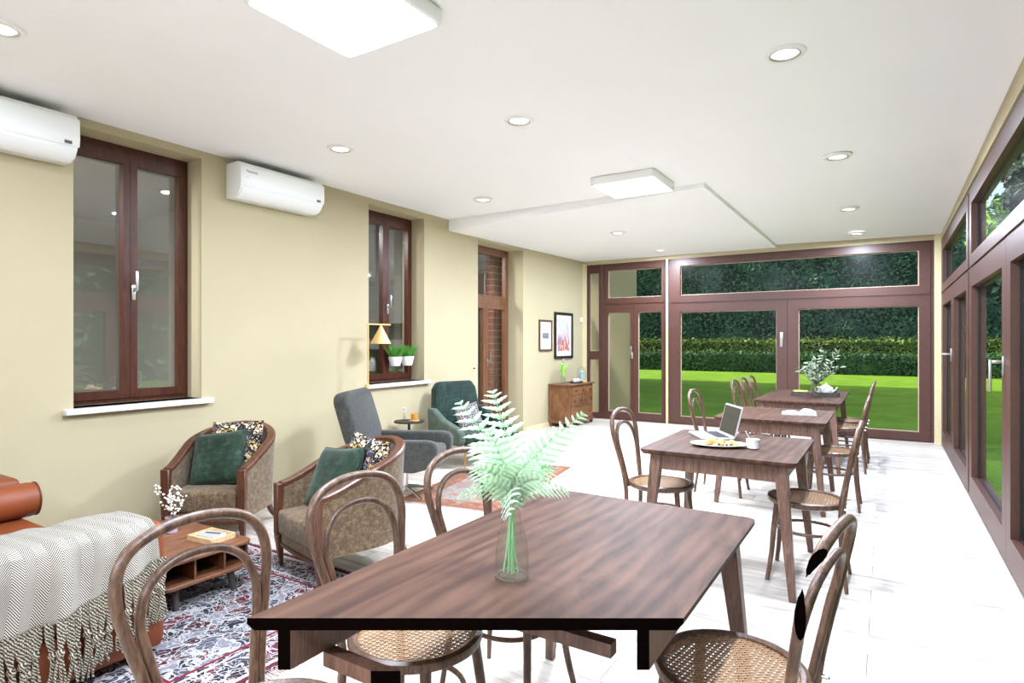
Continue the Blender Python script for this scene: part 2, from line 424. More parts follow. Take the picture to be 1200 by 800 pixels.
struct(g.build('trim_1', 'ceiling_paint', smooth=False))
# left wall (the old outside wall of the house) with two windows and a door opening
W1, W2, DR = (1.811, 2.685, .905, 2.79), (4.477, 5.36, .90, 2.782), (6.44, 7.60, 0, 2.70)
g = G(); T0, T1 = XL - .34, XL
ys = [YN, W1[0], W1[1], W2[0], W2[1], DR[0], DR[1], YF]
for a, b in ((0, 1), (2, 3), (4, 5), (6, 7)): g.box(T0, T1, ys[a], ys[b], 0, CZ)
for a, b, z0, z1 in (W1, W2, DR):
    g.box(T0, T1, a, b, z1, CZ)
    if z0 > 0: g.box(T0, T1, a, b, 0, z0)
struct(g.build('wall_left', 'wall_paint', smooth=False))
struct(G().box(XL - .34, XR + .2, YN - .2, YN, 0, CZ).build('wall_near', 'white_wall', smooth=False))
struct(G().box(XL, XL + .012, DR[1] + .05, YF, 0, .07).build('baseboard_left', 'cream_trim', smooth=False))
# beams above the glazing
struct(G().box(XL, XR + .2, YF, YF + .12, 2.70, 2.80).build('wall_far', 'wall_paint', smooth=False))
struct(G().box(XR, XR + .14, YN, YF, 2.70, 2.87).build('wall_right', 'wall_paint', smooth=False))
struct(G().box(.535, XR, YF - .045, YF, 0, 2.765).build('trim_2', 'cream_trim', smooth=False))
struct(G().box(-3.075, -3.045, YF - .02, YF + .1, 0, 2.70).build('trim_3', 'cream_trim', smooth=False))
struct(G().box(XL, XL + .055, YF - .05, YF + .1, 0, 2.72).build('trim_4', 'cream_trim', smooth=False))

def unit(name, plane, off, sign, a0, a1, z0, z1, bars, leaves_, mat_='frame_brown', depth=(.0, .09), gl='pane_glass', gask='gasket_cream'):
    """glazed unit in a wall. plane 'y': a is x; plane 'x': a is y. d grows away from the room (sign).
    leaves_: list of (a0, a1, z0, z1, stile, rail_top, rail_bottom, is_leaf, handle)"""
    def bx(g, A0, A1, Z0, Z1, d0, d1):
        e0, e1 = sorted((off + sign * d0, off + sign * d1))
        return g.box(A0, A1, e0, e1, Z0, Z1) if plane == 'y' else g.box(e0, e1, A0, A1, Z0, Z1)
    root = sempty(name)
    for nm, A0, A1, Z0, Z1 in bars:
        bx(G(), A0, A1, Z0, Z1, depth[0] + .012, depth[1]).build(nm, mat_, root, bevel=.003, seg=1, smooth=False)
    for (A0, A1, Z0, Z1, st, rt, rb, nm, hd) in leaves_:
        g = G(); d0, d1 = depth[0], depth[1] - .01
        bx(g, A0, A0 + st[0], Z0, Z1, d0, d1); bx(g, A1 - st[1], A1, Z0, Z1, d0, d1)
        bx(g, A0 + st[0], A1 - st[1], Z1 - rt, Z1, d0, d1); bx(g, A0 + st[0], A1 - st[1], Z0, Z0 + rb, d0, d1)
        lf = g.build(nm, mat_, root, smooth=False)
        i0, i1, j0, j1 = A0 + st[0], A1 - st[1], Z0 + rb, Z1 - rt; dm = d0 + .055
        bx(G(), i0, i1, j0, j1, dm, dm + .006).build('pane', gl, lf, smooth=False)
        if gask:
            g = G(); k = .012
            for q in ((i0, i0 + k, j0, j1), (i1 - k, i1, j0, j1), (i0 + k, i1 - k, j0, j0 + k), (i0 + k, i1 - k, j1 - k, j1)): bx(g, *q, dm - .012, dm - .0005)
            g.build('gasket', gask, lf, smooth=False)
        if hd:
            ha, hz, kind = hd; g = G()
            if kind == 'pull':
                bx(g, ha - .02, ha + .02, hz - .11, hz + .11, -.012, 0); bx(g, ha - .012, ha + .012, hz - .02, hz + .10, -.035, -.012)
            elif kind == 'lever':
                bx(g, ha - .016, ha + .016, hz - .06, hz + .06, -.01, 0); bx(g, ha - .01, ha + .01, hz + .015, hz + .035, -.06, -.01)
                bx(g, ha - .012, ha + .012, hz - .16, hz + .037, -.075, -.06)
            elif kind == 'lever_side':
                bx(g, ha - .016, ha + .016, hz - .07, hz + .07, -.01, 0); bx(g, ha - .01, ha + .01, hz + .0, hz + .02, -.08, -.01)
                bx(g, ha - .10, ha + .01, hz + .0, hz + .022, -.095, -.08)
            elif kind == 'casement':
                bx(g, ha - .014, ha + .014, hz - .06, hz + .05, -.012, 0); bx(g, ha - .008, ha + .008, hz + .0, hz + .03, -.05, -.012)
                bx(g, ha - .007, ha + .009, hz + .01, hz + .15, -.062, -.048)
            g.build('handle', 'steel_satin', lf, bevel=.003, seg=2)
    return root
S = (.1, .1)
# far wall, big unit: transom above two sliding leaves
unit('window_1', 'y', YF, 1, -3.04, .535, 0, 2.70,
     [('jamb', -3.04, -3.0, 0, 2.70), ('jamb', .495, .535, 0, 2.70), ('sill_rail', -3.0, .495, 0, .02), ('head_rail', -3.0, .495, 2.67, 2.70), ('transom_rail', -3.0, .495, 1.955, 1.985)],
     [(-3.0, .495, 1.985, 2.67, (.15, .125), .09, .115, 'transom_light', None),
      (-3.0, -1.252, .02, 1.955, (.15, .145), .125, .11, 'door_leaf', (-1.33, 1.38, 'pull')),
      (-1.248, .495, .02, 1.955, (.145, .125), .125, .11, 'door_leaf', None)])
# far wall, garden door unit and its narrow side light
unit('door_1', 'y', YF, 1, -4.225, -3.078, 0, 2.70,
     [('jamb', -4.225, -4.165, 0, 2.70), ('jamb', -3.118, -3.078, 0, 2.70), ('head_rail', -4.165, -3.118, 2.65, 2.70), ('transom_rail', -4.165, -3.118, 1.97, 2.0), ('sill_rail', -4.165, -3.118, 0, .02)],
     [(-4.165, -3.118, 2.0, 2.65, (.05, .04), .07, .10, 'transom_light', None),
      (-4.165, -3.642, .02, 1.97, (.05, .06), .12, .12, 'door_leaf', (-3.665, 1.12, 'casement')),
      (-3.638, -3.118, .02, 1.97, (.07, .04), .12, .12, 'door_leaf', None)])
unit('window_2', 'y', YF, 1, -4.51, -4.23, 0, 2.70,
     [('jamb', -4.513, -4.48, 0, 2.70), ('jamb', -4.26, -4.228, 0, 2.70), ('head_rail', -4.48, -4.26, 2.66, 2.70), ('mid_rail', -4.48, -4.26, 1.06, 1.16)],
     [(-4.48, -4.26, 1.16, 2.66, (.02, .02), .11, .02, 'side_light', None), (-4.48, -4.26, 0, 1.06, (.02, .02), .02, .10, 'side_light', None)])
# right wall: three glazed units one behind the other
def right_unit(name, y0, y1, handle):
    ym = (y0 + y1) / 2
    unit(name, 'x', XR, 1, y0, y1, 0, 2.70,
         [('jamb', y0, y0 + .04, 0, 2.70), ('jamb', y1 - .04, y1, 0, 2.70), ('head_rail', y0 + .04, y1 - .04, 2.66, 2.70), ('transom_rail', y0 + .04, y1 - .04, 1.965, 1.995), ('sill_rail', y0 + .04, y1 - .04, 0, .02)],
         [(y0 + .04, y1 - .04, 1.995, 2.66, (.15, .15), .13, .10, 'transom_light', None),
          (y0 + .04, ym - .002, .02, 1.965, (.16, .15), .15, .18, 'door_leaf', None),
          (ym + .002, y1 - .04, .02, 1.965, (.15, .16), .15, .18, 'door_leaf', (ym + .07, 1.20, handle))], depth=(0, .11), gask='black')
right_unit('window_3', 6.58, YF - .045, 'lever_side'); right_unit('window_4', 2.70, 6.575, 'lever'); right_unit('window_5', -1.2, 2.695, 'lever')
struct(G().box(XR, XR + .14, YN, -1.2, 0, 2.70).build('wall_right_end', 'wall_paint', smooth=False))
# left wall windows: two mahogany casements each, on marble sills
def casements(name, W, x):
    a0, a1, z0, z1 = W; m = (a0 + a1) / 2 + .0
    unit(name, 'x', x, -1, a0, a1, z0, z1, [('jamb', a0, a0 + .03, z0, z1), ('jamb', a1 - .03, a1, z0, z1), ('head_rail', a0 + .03, a1 - .03, z1 - .05, z1), ('sill_rail', a0 + .03, a1 - .03, z0, z0 + .03)],
         [(a0 + .03, m - .001, z0 + .03, z1 - .05, (.04, .048), .085, .06, 'casement', None),
          (m + .001, a1 - .03, z0 + .03, z1 - .05, (.048, .05), .085, .06, 'casement', (m + .02, 1.72, 'casement'))],
         mat_='mahogany', depth=(0, .07), gl='window_glass', gask=None)
casements('window_6', W1, XL - .18); casements('window_7', W2, XL - .18)
for i, W in enumerate((W1, W2)):
    struct(G().box(XL - .18, XL + .055, W[0] - .062, W[1] + .075, W[2] - .04, W[2]).build('trim_%d' % (5 + i), 'marble_sill', bevel=.004, seg=1))
# door of the old house
a0, a1, z0, z1 = DR
unit('door_2', 'x', XL - .25, -1, a0, a1, z0, z1,
     [('jamb', a0, a0 + .05, 0, z1), ('jamb', a1 - .05, a1, 0, z1), ('head_rail', a0 + .05, a1 - .05, z1 - .06, z1), ('transom_rail', a0 + .05, a1 - .05, 1.88, 1.99)],
     [(a0 + .05, a1 - .05, 1.99, z1 - .06, (.03, .05), .04, .02, 'transom_light', None),
      (a0 + .05, 6.985, 0, 1.88, (.06, .06), .06, .3, 'door_leaf', None), (6.99, a1 - .05, 0, 1.88, (.06, .06), .06, .3, 'door_leaf', (7.02, 1.05, 'casement'))],
     mat_='door_walnut', depth=(0, .07), gl='window_glass', gask=None)

# rooms of the old house behind those windows
def shell(name, x0, x1, y0, y1, z1, m):
    g = G(); t = .06
    g.box(x0 - t, x0, y0 - t, y1 + t, -.05, z1); g.box(x0, x1, y0 - t, y0, -.05, z1); g.box(x0, x1, y1, y1 + t, -.05, z1); g.box(x0 - t, x1, y0 - t, y1 + t, z1, z1 + t); g.box(x0 - t, x1, y0 - t, y1 + t, -.06, 0)
    return struct(g.build(name, m, smooth=False))
shell('wall_back_room', -8.6, XL - .345, .2, 3.9, 2.9, 'kitchen_grey')
shell('wall_kitchen', -8.2, XL - .345, 4.03, 6.15, 2.9, 'kitchen_grey')
shell('wall_hall', -7.8, XL - .345, 6.28, 9.6, 2.9, 'kitchen_grey')
def added_inner_lamp(label, loc, watts):  # unseen globes added to brighten the rooms behind the glass
    t = thing('added_globe', label, 'lamp', loc, 0, 'added lamps in the rooms behind the windows')
    G().lathe([(.03, 0), (.03, -.05)], 12).build('mount', 'white_plastic', t); G().lathe([(.03, -.05), (.09, -.07), (.1, -.12), (.06, -.17), (.005, -.18)], 16).build('globe', 'lamp_lens', t)
    light('added_lamp_light', 'AREA', t, (0, 0, -.2), watts, .25)
added_inner_lamp('added unseen globe lamp lighting the room behind the first tall window', (-5.5, 1.1, 2.9), 220)
added_inner_lamp('added unseen globe lamp lighting the kitchen behind the second window', (-5.5, 4.35, 2.9), 60)
added_inner_lamp('added unseen globe lamp lighting the hall behind the brown door', (-5.6, 6.8, 2.9), 90)
# kitchen shelf unit seen through the second window
t = thing('kitchen_shelf', 'dark open kitchen shelf seen through the window above the floor lamp', 'shelf', (-5.85, 6.01, 0))
for sx in (-.80, .77): G().box(sx, sx + .03, -.12, .12, 0, 1.6).build('side_panel', 'kitchen_dark', t, smooth=False)
for z in (.05, .62, .92, 1.22, 1.57): G().box(-.77, .77, -.12, .12, z, z + .022).build('shelf_board', 'kitchen_dark', t, smooth=False)
G().box(-.77, .77, -.10, .12, .075, .6).build('drawer_front', 'steel_satin', t, smooth=False)
jl = ['pale jar on the dark kitchen shelf, %s' % q for q in ('first on the lowest open board', 'second on the lowest open board', 'third on the lowest open board', 'fourth on the lowest open board', 'first on the middle open board', 'second on the middle open board', 'third on the middle open board', 'fourth on the middle open board')]
for i in range(8):
    x_ = -6.4 + (i % 4) * .34; z_ = (.642, .942)[i // 4]
    tag(G().lathe([(.05, 0), (.06, .02), (.055, .13), (.03, .15), (.035, .18)], 12).build('storage_jar', ('porcelain', 'amber_glass', 'grass_leaf', 'silver_shell')[(i * 3 + i // 4) % 4], loc=(x_, 6.01, z_)), jl[i], 'jar', 'jars on the kitchen shelf')
# brick pier and white curtain in the hall, seen through the brown door
t = sempty('wall_brick', (-5.75, 8.98, 0))
G().box(-.06, .06, -.50, .50, 0, 2.9).build('mortar_core', 'mortar', t, smooth=False)
proto = None
for r in range(26):
    for cidx in range(5):
        yy = -.51 + cidx * .235 - (.117 if r % 2 else 0); ya, yb = max(yy, -.51), min(yy + .222, .51)
        if yb - ya < .05: continue
        G().box(-.075, .075, ya, yb, .005 + r * .11, .098 + r * .11).build('brick', 'brick', t, smooth=False)
t = tag(G().grid(lambda u, v: (-6.2 + .03 * math.sin(u * 40), 8.0 + .5 * u, .3 + 2.2 * v), 40, 2).build('curtain', 'curtain_white', solid=.004), 'white curtain hanging in the hall beside the brick pier', 'curtain')
struct(G().box(-6.22, -6.19, 7.8, 8.25, 2.5, 2.54).build('trim_7', 'kitchen_dark', smooth=False))

# ------------------------------------------------------------------ lamps on the ceiling
def ceil_z(x, y):
    if x < -1.45 and y > 5.8: return 2.712 + (x - XL) / 3.12 * .07 + (.03 if y > 7 else 0)
    if y > 4.1: return 2.845 - (y - 4.1) / 5.6 * (.08 if x > -1.4 else .02)
    return 2.848
dl = [(-3.57, 1.11, 'round recessed downlight at the far left edge of the ceiling, near the first air conditioner'),
      (-3.58, 3.21, 'round recessed downlight between the second air conditioner and the middle of the ceiling'),
      (-2.10, 3.44, 'round recessed downlight in the middle of the ceiling between the two square panels'),
      (-.446, 3.37, 'largest round recessed downlight, nearest on the right half of the ceiling'),
      (-.33, 5.40, 'second round downlight from the front along the right glass wall'),
      (-3.58, 5.14, 'round recessed downlight in front of the soffit edge above the second window'),
      (-2.98, 7.37, 'round recessed downlight in the lowered soffit behind the far square panel'),
      (-.35, 7.45, 'third round downlight from the front along the right glass wall'),
      (-.33, 9.05, 'farthest small downlight on the right, close to the big sliding window'),
      (-2.98, 9.1, 'farthest small downlight in the soffit, above the pale post of the glass front'),
      (-3.57, -1.0, 'unseen round downlight added behind the photographer on the house wall side'), (-.45, -.8, 'unseen round downlight added behind the photographer on the glass wall side'), (-.45, 1.3, 'unseen round downlight added above the photographer on the glass wall side')]  # the last three are out of view, added to light the room
for x, y, lab in dl:
    t = thing('downlight', lab, 'downlight', (x, y, ceil_z(x, y) + .002), 0, 'round ceiling downlights')
    G().lathe([(.07, 0), (.102, 0), (.105, -.008), (.098, -.018), (.078, -.02), (.07, -.006)], 32, cap=False).build('trim_ring', 'white_plastic', t)
    G().lathe([(.078, -.0195), (.068, -.0195), (.064, -.012)], 32, cap=False).build('reflector', 'steel_satin', t)
    G().lathe([(.066, -.012), (.066, -.0125)], 32).build('lens', 'lamp_lens', t)
    light('downlight_light', 'AREA', t, (0, 0, -.025), LAMP * ((8 if y < 2 else 5) if x < -3.4 else 15 if x < -2.05 and y < 4 else 42 if y < 4 else 46), .12, LAMP_COL)
for x, y, lab in ((-1.985, 5.27, 'square white LED panel lamp on the middle of the ceiling'), (-1.985, 1.81, 'square white LED panel lamp cut off by the top edge of the picture'), (-1.985, -1.6, 'unseen square white LED panel lamp added behind the photographer')):  # third panel is an unseen extra, added to light the room
    z = 2.835
    t = thing('panel_lamp', lab, 'lamp', (x, y, z), 0, 'square ceiling panels')
    G().prism(rrect(-.3, .3, -.3, .3, .03), -.07, 0).build('housing', 'white_plastic', t, bevel=.006)
    G().prism(rrect(-.285, .285, -.285, .285, .03), -.073, -.0705).build('diffuser', 'lamp_panel', t)
    light('panel_light', 'AREA', t, (0, 0, -.08), LAMP * (135 if y > 4 else 72), .55, LAMP_COL, shape='SQUARE')

# ------------------------------------------------------------------ air conditioners on the left wall
def ac(y0, y1, z0, z1, label):
    t = thing('air_conditioner', label, 'air conditioner', (XL, y0, z0)); L = y1 - y0; h = z1 - z0
    pr = [(0, 0), (.10, -.0), (.16, .02), (.195, .07), (.205, .13), (.20, h - .03), (.185, h - .008), (.16, h), (0, h)]
    G().prism(pr, .006, L - .006, 'y').build('body', 'white_plastic', t, bevel=.006)
    G().prism([(.2045, .085), (.212, .13), (.2085, h - .035), (.2, h - .03), (.2, .085)], .0, L, 'y').build('front_panel', 'white_plastic', t, bevel=.002)
    G().prism([(.11, -.004), (.165, .014), (.2, .066), (.195, .07), (.155, .022), (.105, .003)], .02, L - .02, 'y').build('air_flap', 'white_plastic', t)
    G().box(.2095, .2135, L - .085, L - .045, .095, .115).build('display', 'grey_plastic', t, smooth=False)
    cu = D.curves.new('wordmark', 'FONT'); cu.body = 'Panasonic'; cu.size = .026; cu.extrude = .0005
    to = D.objects.new('wordmark_curve', cu); C.objects.link(to)
    me = D.meshes.new_from_object(to.evaluated_get(bpy.context.evaluated_depsgraph_get())); D.objects.remove(to)
    me.materials.clear(); me.materials.append(MATS['grey_plastic'])
    o = D.objects.new('wordmark', me); C.objects.link(o); o.parent = t; o.location = (.2115, .05, h - .085)
    o.rotation_euler = (PI / 2, 0, PI / 2)
    G().box(.2095, .2125, .055, .068, h - .135, h - .122).build('badge', 'silver_shell', t, smooth=False)
ac(.93, 1.765, 2.50, 2.795, 'white split air conditioner at the left picture edge, beside the first tall window')
ac(2.885, 3.72, 2.515, 2.80, 'white split air conditioner between the two tall windows')

# ------------------------------------------------------------------ the garden
struct(G().box(-60, 60, YF + .12, 80, -.3, -.15).build('lawn', 'lawn_grass', smooth=False))
struct(G().box(XR + .3, 60, -40, YF + .12, -.3, -.15).build('lawn_side', 'lawn_grass', smooth=False))
# house wall that runs on outside, and an added unseen wing shading the lawn
struct(G().box(-9, XL - .02, YF + .13, 12.4, -.3, 6.6).build('wall_outside', 'render_outside', smooth=False))
def house(name, x0, x1, y0, y1, h, label):
    t = thing(name, label, 'building', (0, 0, -.3))
    G().box(x0, x1, y0, y1, 0, h).build('walls', 'render_outside', t, smooth=False)
    ym = (x0 + x1) / 2
    G().prism([(x0 - .4, h), (x1 + .4, h), (x1 + .4, h + .2), (ym, h + 2.4), (x0 - .4, h + .2)], y0 - .2, y1 + .0, 'y').build('roof', 'roof_tile', t, smooth=False)
    for k in range(4):
        for lv in range(2):
            yy = y0 + (y1 - y0) * (k + .5) / 4
            w_ = G().box(x1, x1 + .04, yy - .5, yy + .5, 1.2 + 3.2 * lv, 2.8 + 3.2 * lv).build('window', 'mahogany', t, smooth=False)
            G().box(x1 + .04, x1 + .05, yy - .42, yy + .42, 1.28 + 3.2 * lv, 2.72 + 3.2 * lv).build('window_pane', 'kitchen_dark', w_, smooth=False)
house('added_shade_wing', -28, -12.5, 12.6, 23.2, 11.5, 'unseen added house wing with tiled roof that shades the near lawn')
def leafy(name, mat_, parent, fn, n, size, core=None, up=.35):
    """n small folded leaves; fn() gives (point, outward normal)"""
    vs = []; fs = []
    for _ in range(n):
        p, nn = fn(); p = Vector(p); nn = (Vector(nn) + Vector((random.gauss(0, .55), random.gauss(0, .55), random.gauss(up, .5)))).normalized()
        t = nn.cross(Vector((random.random() - .5, random.random() - .5, random.random() - .5))).normalized(); b = nn.cross(t)
        s = size * random.uniform(.6, 1.4); o = len(vs)
        vs += [p - t * s, p + b * s * .5 + nn * s * .15, p + t * s, p - b * s * .5 + nn * s * .15]; fs.append((o, o + 1, o + 2, o + 3))
    g = G(); g.v = [tuple(v) for v in vs]; g.f = fs
    o = g.build(name, mat_, parent, smooth=False); return o
def hedge(name, label, x0, x1, y0, y1, h, mat_, n, size, side='y', rough=.2):
    t = thing(name, label, 'hedge', (0, 0, -.15))
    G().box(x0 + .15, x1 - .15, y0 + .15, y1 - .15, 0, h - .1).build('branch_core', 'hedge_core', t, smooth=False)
    def fn():
        bump = rough * (random.random() + math.sin(random.random() * 7))
        if random.random() < .18:
            return (random.uniform(x0, x1), random.uniform(y0, y1), h + random.gauss(0, .35 * rough)), (0, 0, 1)
        z = random.random() * h
        if side == 'y': 
            x = random.uniform(x0, x1); return (x, y0 + rough * (.5 + math.sin(x * 2.1 + z) * .4 + math.sin(z * 2.7 + x * .7) * .4) * random.random(), z), (0, -1, .2)
        y = random.uniform(y0, y1); return (x0 + rough * random.random(), y, z), (-1, 0, .2)
    o = leafy('foliage', mat_, t, fn, n, size); o['kind'] = 'stuff'
hedge('tall_hedge', 'tall dark green hedge wall at the back of the garden', -24, 3.4, 38, 40.5, 8.2, 'hedge_leaf', 95000, .12, rough=.9)
hedge('low_hedge', 'low olive green hedge with lit top in front of the tall hedge', -22, 12, 34.3, 35.6, 1.55, 'low_hedge_leaf', 24000, .08, rough=.3)
hedge('box_hedge', 'low clipped dark green hedge at the end of the lawn', -22, 12, 30.8, 32.2, .93, 'box_leaf', 22000, .065, rough=.2)
hedge('side_hedge', 'tall hedge along the right side of the garden', 14, 16, -12, 38, 6.5, 'hedge_leaf', 12000, .2, side='x', rough=.8)
def tree(name, label, x, y, h, r, mat_, n, size, conic):
    t = thing(name, label, 'tree', (x, y, -.15))
    G().tube(spline([(0, 0, 0), (.1, 0, h * .3), (0, .1, h * .6), (0, 0, h * .95)]), [.22 - .2 * i / 18 for i in range(19)], 8).build('trunk', 'bark', t)
    def fn():
        a = random.random() * 2 * PI
        if conic:
            z = .08 + .92 * random.random(); rr = r * (1 - z) ** .8 * (1 + .18 * math.sin(z * 60)) * random.random() ** .35; p = (rr * math.cos(a), rr * math.sin(a), z * h); nrm = (math.cos(a), math.sin(a), .2)
        else:
            b = math.asin(2 * random.random() - 1); q = random.random() ** .3 * (1 + .2 * math.sin(a * 5 + b * 4)); p = (q * r * math.cos(a) * math.cos(b), q * r * math.sin(a) * math.cos(b), h * .58 + q * h * .42 * math.sin(b)); nrm = (math.cos(a), math.sin(a), math.sin(b))
        return p, nrm
    o = leafy('foliage', mat_, t, fn, n, size); o['kind'] = 'stuff'
hedge('corner_hedge', 'lower dark hedge closing the right corner of the garden', 3.5, 13.9, 38, 40, 4.6, 'hedge_leaf', 9000, .18, rough=.7)
tree('conifer', 'tall dark conifer seen through the near transom of the right glass wall', 7.5, 47.5, 15.5, 3.8, 'conifer_leaf', 14000, .3, True)
tree('conifer', 'slimmer dark conifer left of the tall one behind the hedge', 1.3, 46, 13, 2.2, 'conifer_leaf', 7000, .28, True)
tree('laurel_tree', 'bright yellow green laurel crown above the corner hedge', 4.7, 42.0, 9.0, 1.5, 'laurel_leaf', 7000, .16, False)

# ------------------------------------------------------------------ dining tables
CLIP = 1.361                                  # the front table and chair end in a flat black face across the view
CLIP_CO, CLIP_NO = Vector((-ST * CLIP, CT * CLIP, 0)), Vector((-ST, CT, 0))
def cut(o, root):
    """saw a part off along the flat face and close it with black"""
    bpy.context.view_layer.update()
    mw = o.matrix_world; inv = mw.inverted(); me = o.data = o.data.copy(); bm = bmesh.new(); bm.from_mesh(me)
    co = inv @ CLIP_CO; no = (mw.to_3x3().transposed() @ CLIP_NO).normalized()
    r = bmesh.ops.bisect_plane(bm, geom=list(bm.verts) + list(bm.edges) + list(bm.faces), plane_co=co, plane_no=no, clear_inner=True)
    ed = [e for e in r['geom_cut'] if isinstance(e, bmesh.types.BMEdge)]
    if ed:
        old = set(bm.faces); bmesh.ops.holes_fill(bm, edges=ed, sides=0)
        for f in bm.faces:
            if f not in old: f.material_index = 1; f.smooth = False
    if len(me.materials) < 2: me.materials.append(MATS['cut_black'])
    bm.to_mesh(me); bm.free()
    if not len(me.polygons): D.objects.remove(o)
TZ = .72
def table(y0, y1, label, group, x0=-1.235, x1=-.392, chop=False):
    cx, cy = (x0 + x1) / 2, (y0 + y1) / 2; t = thing('dining_table', label, 'table', (cx, cy, 0), 0, group)
    a, b = (x1 - x0) / 2, (y1 - y0) / 2; th = .028
    g = G(); P = rrect(-a, a, -b, b, .035); Q = rrect(-a + .014, a - .014, -b + .014, b - .014, .025); n = len(P)
    g.add([(x, y, TZ) for x, y in P] + [(x, y, TZ - .013) for x, y in P] + [(x, y, TZ - th) for x, y in Q],
          [tuple(range(n)), tuple(range(2 * n, 3 * n))[::-1]] + [(i, n + i, n + (i + 1) % n, (i + 1) % n) for i in range(n)] + [(n + i, 2 * n + i, 2 * n + (i + 1) % n, n + (i + 1) % n) for i in range(n)])
    parts = [g.build('table_top', 'walnut_top', t)]
    i_, zb = .06, TZ - .118
    for q in ((-a + i_, -a + i_ + .024, -b + .08, b - .08), (a - i_ - .03, a - i_ - .006, -b + .08, b - .08), (-a + .07, a - .07, -b + i_, -b + i_ + .024), (-a + .07, a - .07, b - i_ - .024, b - i_)):
        parts.append(G().box(*q, zb, TZ - th).build('apron', 'table_leg_wood', t, smooth=False))
    for sx in (-1, 1):
        for sy in (-1, 1):
            parts.append(G().bar((sx * (a - .02), sy * (b - .02), 0), (sx * (a - .085), sy * (b - .085), TZ - th), (.034, .034), (.066, .066)).build('leg', 'table_leg_wood', t, bevel=.003, seg=1))
    if chop:
        for yb, xa, xb in ((1.0, x0 + .08, -.56), (1.40, x0 + .08, -.578)):
            parts.append(G().box(xa - cx, xb - cx, yb - .018 - cy, yb + .018 - cy, .565, .6).build('support_bar', 'table_leg_wood', t, smooth=False))
        for p in parts: cut(p, t)
    return t
table(.45, 2.265, 'large walnut table in front with the fern vase, sawn off at its near end', 'walnut dining tables', chop=True)
table(3.375, 4.29, 'square walnut table with the laptop and croissant plate', 'walnut dining tables')
table(5.15, 6.13, 'walnut table with the open book, third from the front', 'walnut dining tables')
table(6.90, 8.58, 'farthest walnut table with the tea tray and olive branches', 'walnut dining tables')

# ------------------------------------------------------------------ bentwood chairs (front is local +X)
def bent_chair():
    t = thing('bentwood_chair', '', 'chair', (0, 0, 0), 0, 'bentwood cafe chairs at the tables')
    G().lathe([(.172, .438), (.178, .455), (.19, .460), (.203, .455), (.207, .443), (.203, .430), (.19, .424), (.176, .427), (.172, .438)], 40, cap=False).xf(Matrix.Identity(4)).build('seat_ring', 'bentwood', t)
    g = G(); R = .180; p = .0165; k = -R + p / 2
    def strip(cx, cy, dx, dy, h, w_, z):
        ang = math.atan2(dy, dx); m = Matrix.Translation((cx, cy, z)) @ Matrix.Rotation(ang, 4, 'Z'); s0 = len(g.v)
        g.box(-h, h, -w_, w_, -.0006, .0006); g.xf(m, s0)
    i = -11
    while i < 12:
        c = (i + .5) * p; h = math.sqrt(max(0, R * R - c * c)) if abs(c) < R else 0
        if h > .01:
            for d in (-.0022, .0022): strip(c + d, 0, 0, 1, h, .0013, .4465); strip(0, c + d, 1, 0, h, .0013, .4475)
        i += 1
    for s in (-1, 1):
        for j in range(-15, 16):
            c = j * p / math.sqrt(2); h = math.sqrt(max(0, R * R - c * c)) if abs(c) < R else 0
            if h > .01: strip(c * -s / math.sqrt(2), c / math.sqrt(2), 1, s, h, .0016, .4455 + .0035 * (s > 0))
    g.build('cane_seat', 'cane', t, smooth=False)
    for s in (-1, 1):
        pts = spline([(.135, s * .115, .435), (.15, s * .13, .3), (.162, s * .15, .14), (.18, s * .18, 0)], 4)
        G().tube(pts, [.0175 - .006 * q / (len(pts) - 1) for q in range(len(pts))], 10).build('front_leg', 'bentwood', t)
    half = [(-.215, .165, 0), (-.195, .145, .17), (-.183, .13, .34), (-.19, .135, .46), (-.207, .155, .57), (-.226, .18, .67), (-.242, .198, .755), (-.256, .19, .82), (-.267, .155, .865), (-.275, .088, .891)]
    path = spline(half + [(-.278, 0, .9)] + [(x, -y, z) for x, y, z in half[::-1]], 4)
    rr = [.0095 + .0045 * min(1, p_.z / .3) for p_ in path]
    G().tube(path, rr, 12).build('back_hoop', 'bentwood', t)
    half = [(-.176, .104, .425), (-.198, .125, .54), (-.216, .146, .64), (-.232, .152, .705), (-.247, .128, .768), (-.258, .075, .806)]
    G().tube(spline(half + [(-.262, 0, .818)] + [(x, -y, z) for x, y, z in half[::-1]], 4), .0115, 10).build('inner_hoop', 'bentwood', t)
    G().tube([(.158 * math.cos(a * PI / 16) - .008, .150 * math.sin(a * PI / 16), .275) for a in range(32)], .009, 8, True).build('leg_ring', 'bentwood', t)
    for s in (-1, 1):
        G().lathe([(.006, 0), (.006, .02), (.002, .024)], 8).xf(Matrix.Translation((-.197, s * .132, .44)) @ Matrix.Rotation(-PI / 2, 4, 'Y')).build('bolt', 'steel_satin', t)
    return t
ch0 = bent_chair(); first = [True]
def put_chair(x, y, rz, label):
    if first[0]:
        first[0] = False; ch0.location = (x, y, 0); ch0.rotation_euler = (0, 0, rz); ch0['label'] = label; return ch0
    return dup(ch0, (x, y, 0), rz, label)
LX, RX = -1.225, -.395
put_chair(LX, .87, .05, 'nearest bentwood chair with its hoop back in front of the orange sofa')
put_chair(LX - .01, 1.41, 0, 'bentwood chair at the front table, hoop back in front of the armchair with green pillow')
put_chair(LX, 1.945, 0, 'bentwood chair at the front table, hoop back over the orange patterned rug')
put_chair(LX, 3.75, 0, 'bentwood chair at the near left of the laptop table')
put_chair(LX - .02, 5.58, 0, 'bentwood chair on the left of the book table, seen above the laptop')
put_chair(LX, 7.24, 0, 'nearest of three bentwood chairs in a row left of the farthest table')
put_chair(LX, 7.73, 0, 'middle of three bentwood chairs in a row left of the farthest table')
put_chair(LX, 8.24, 0, 'last of three bentwood chairs in a row left of the farthest table')
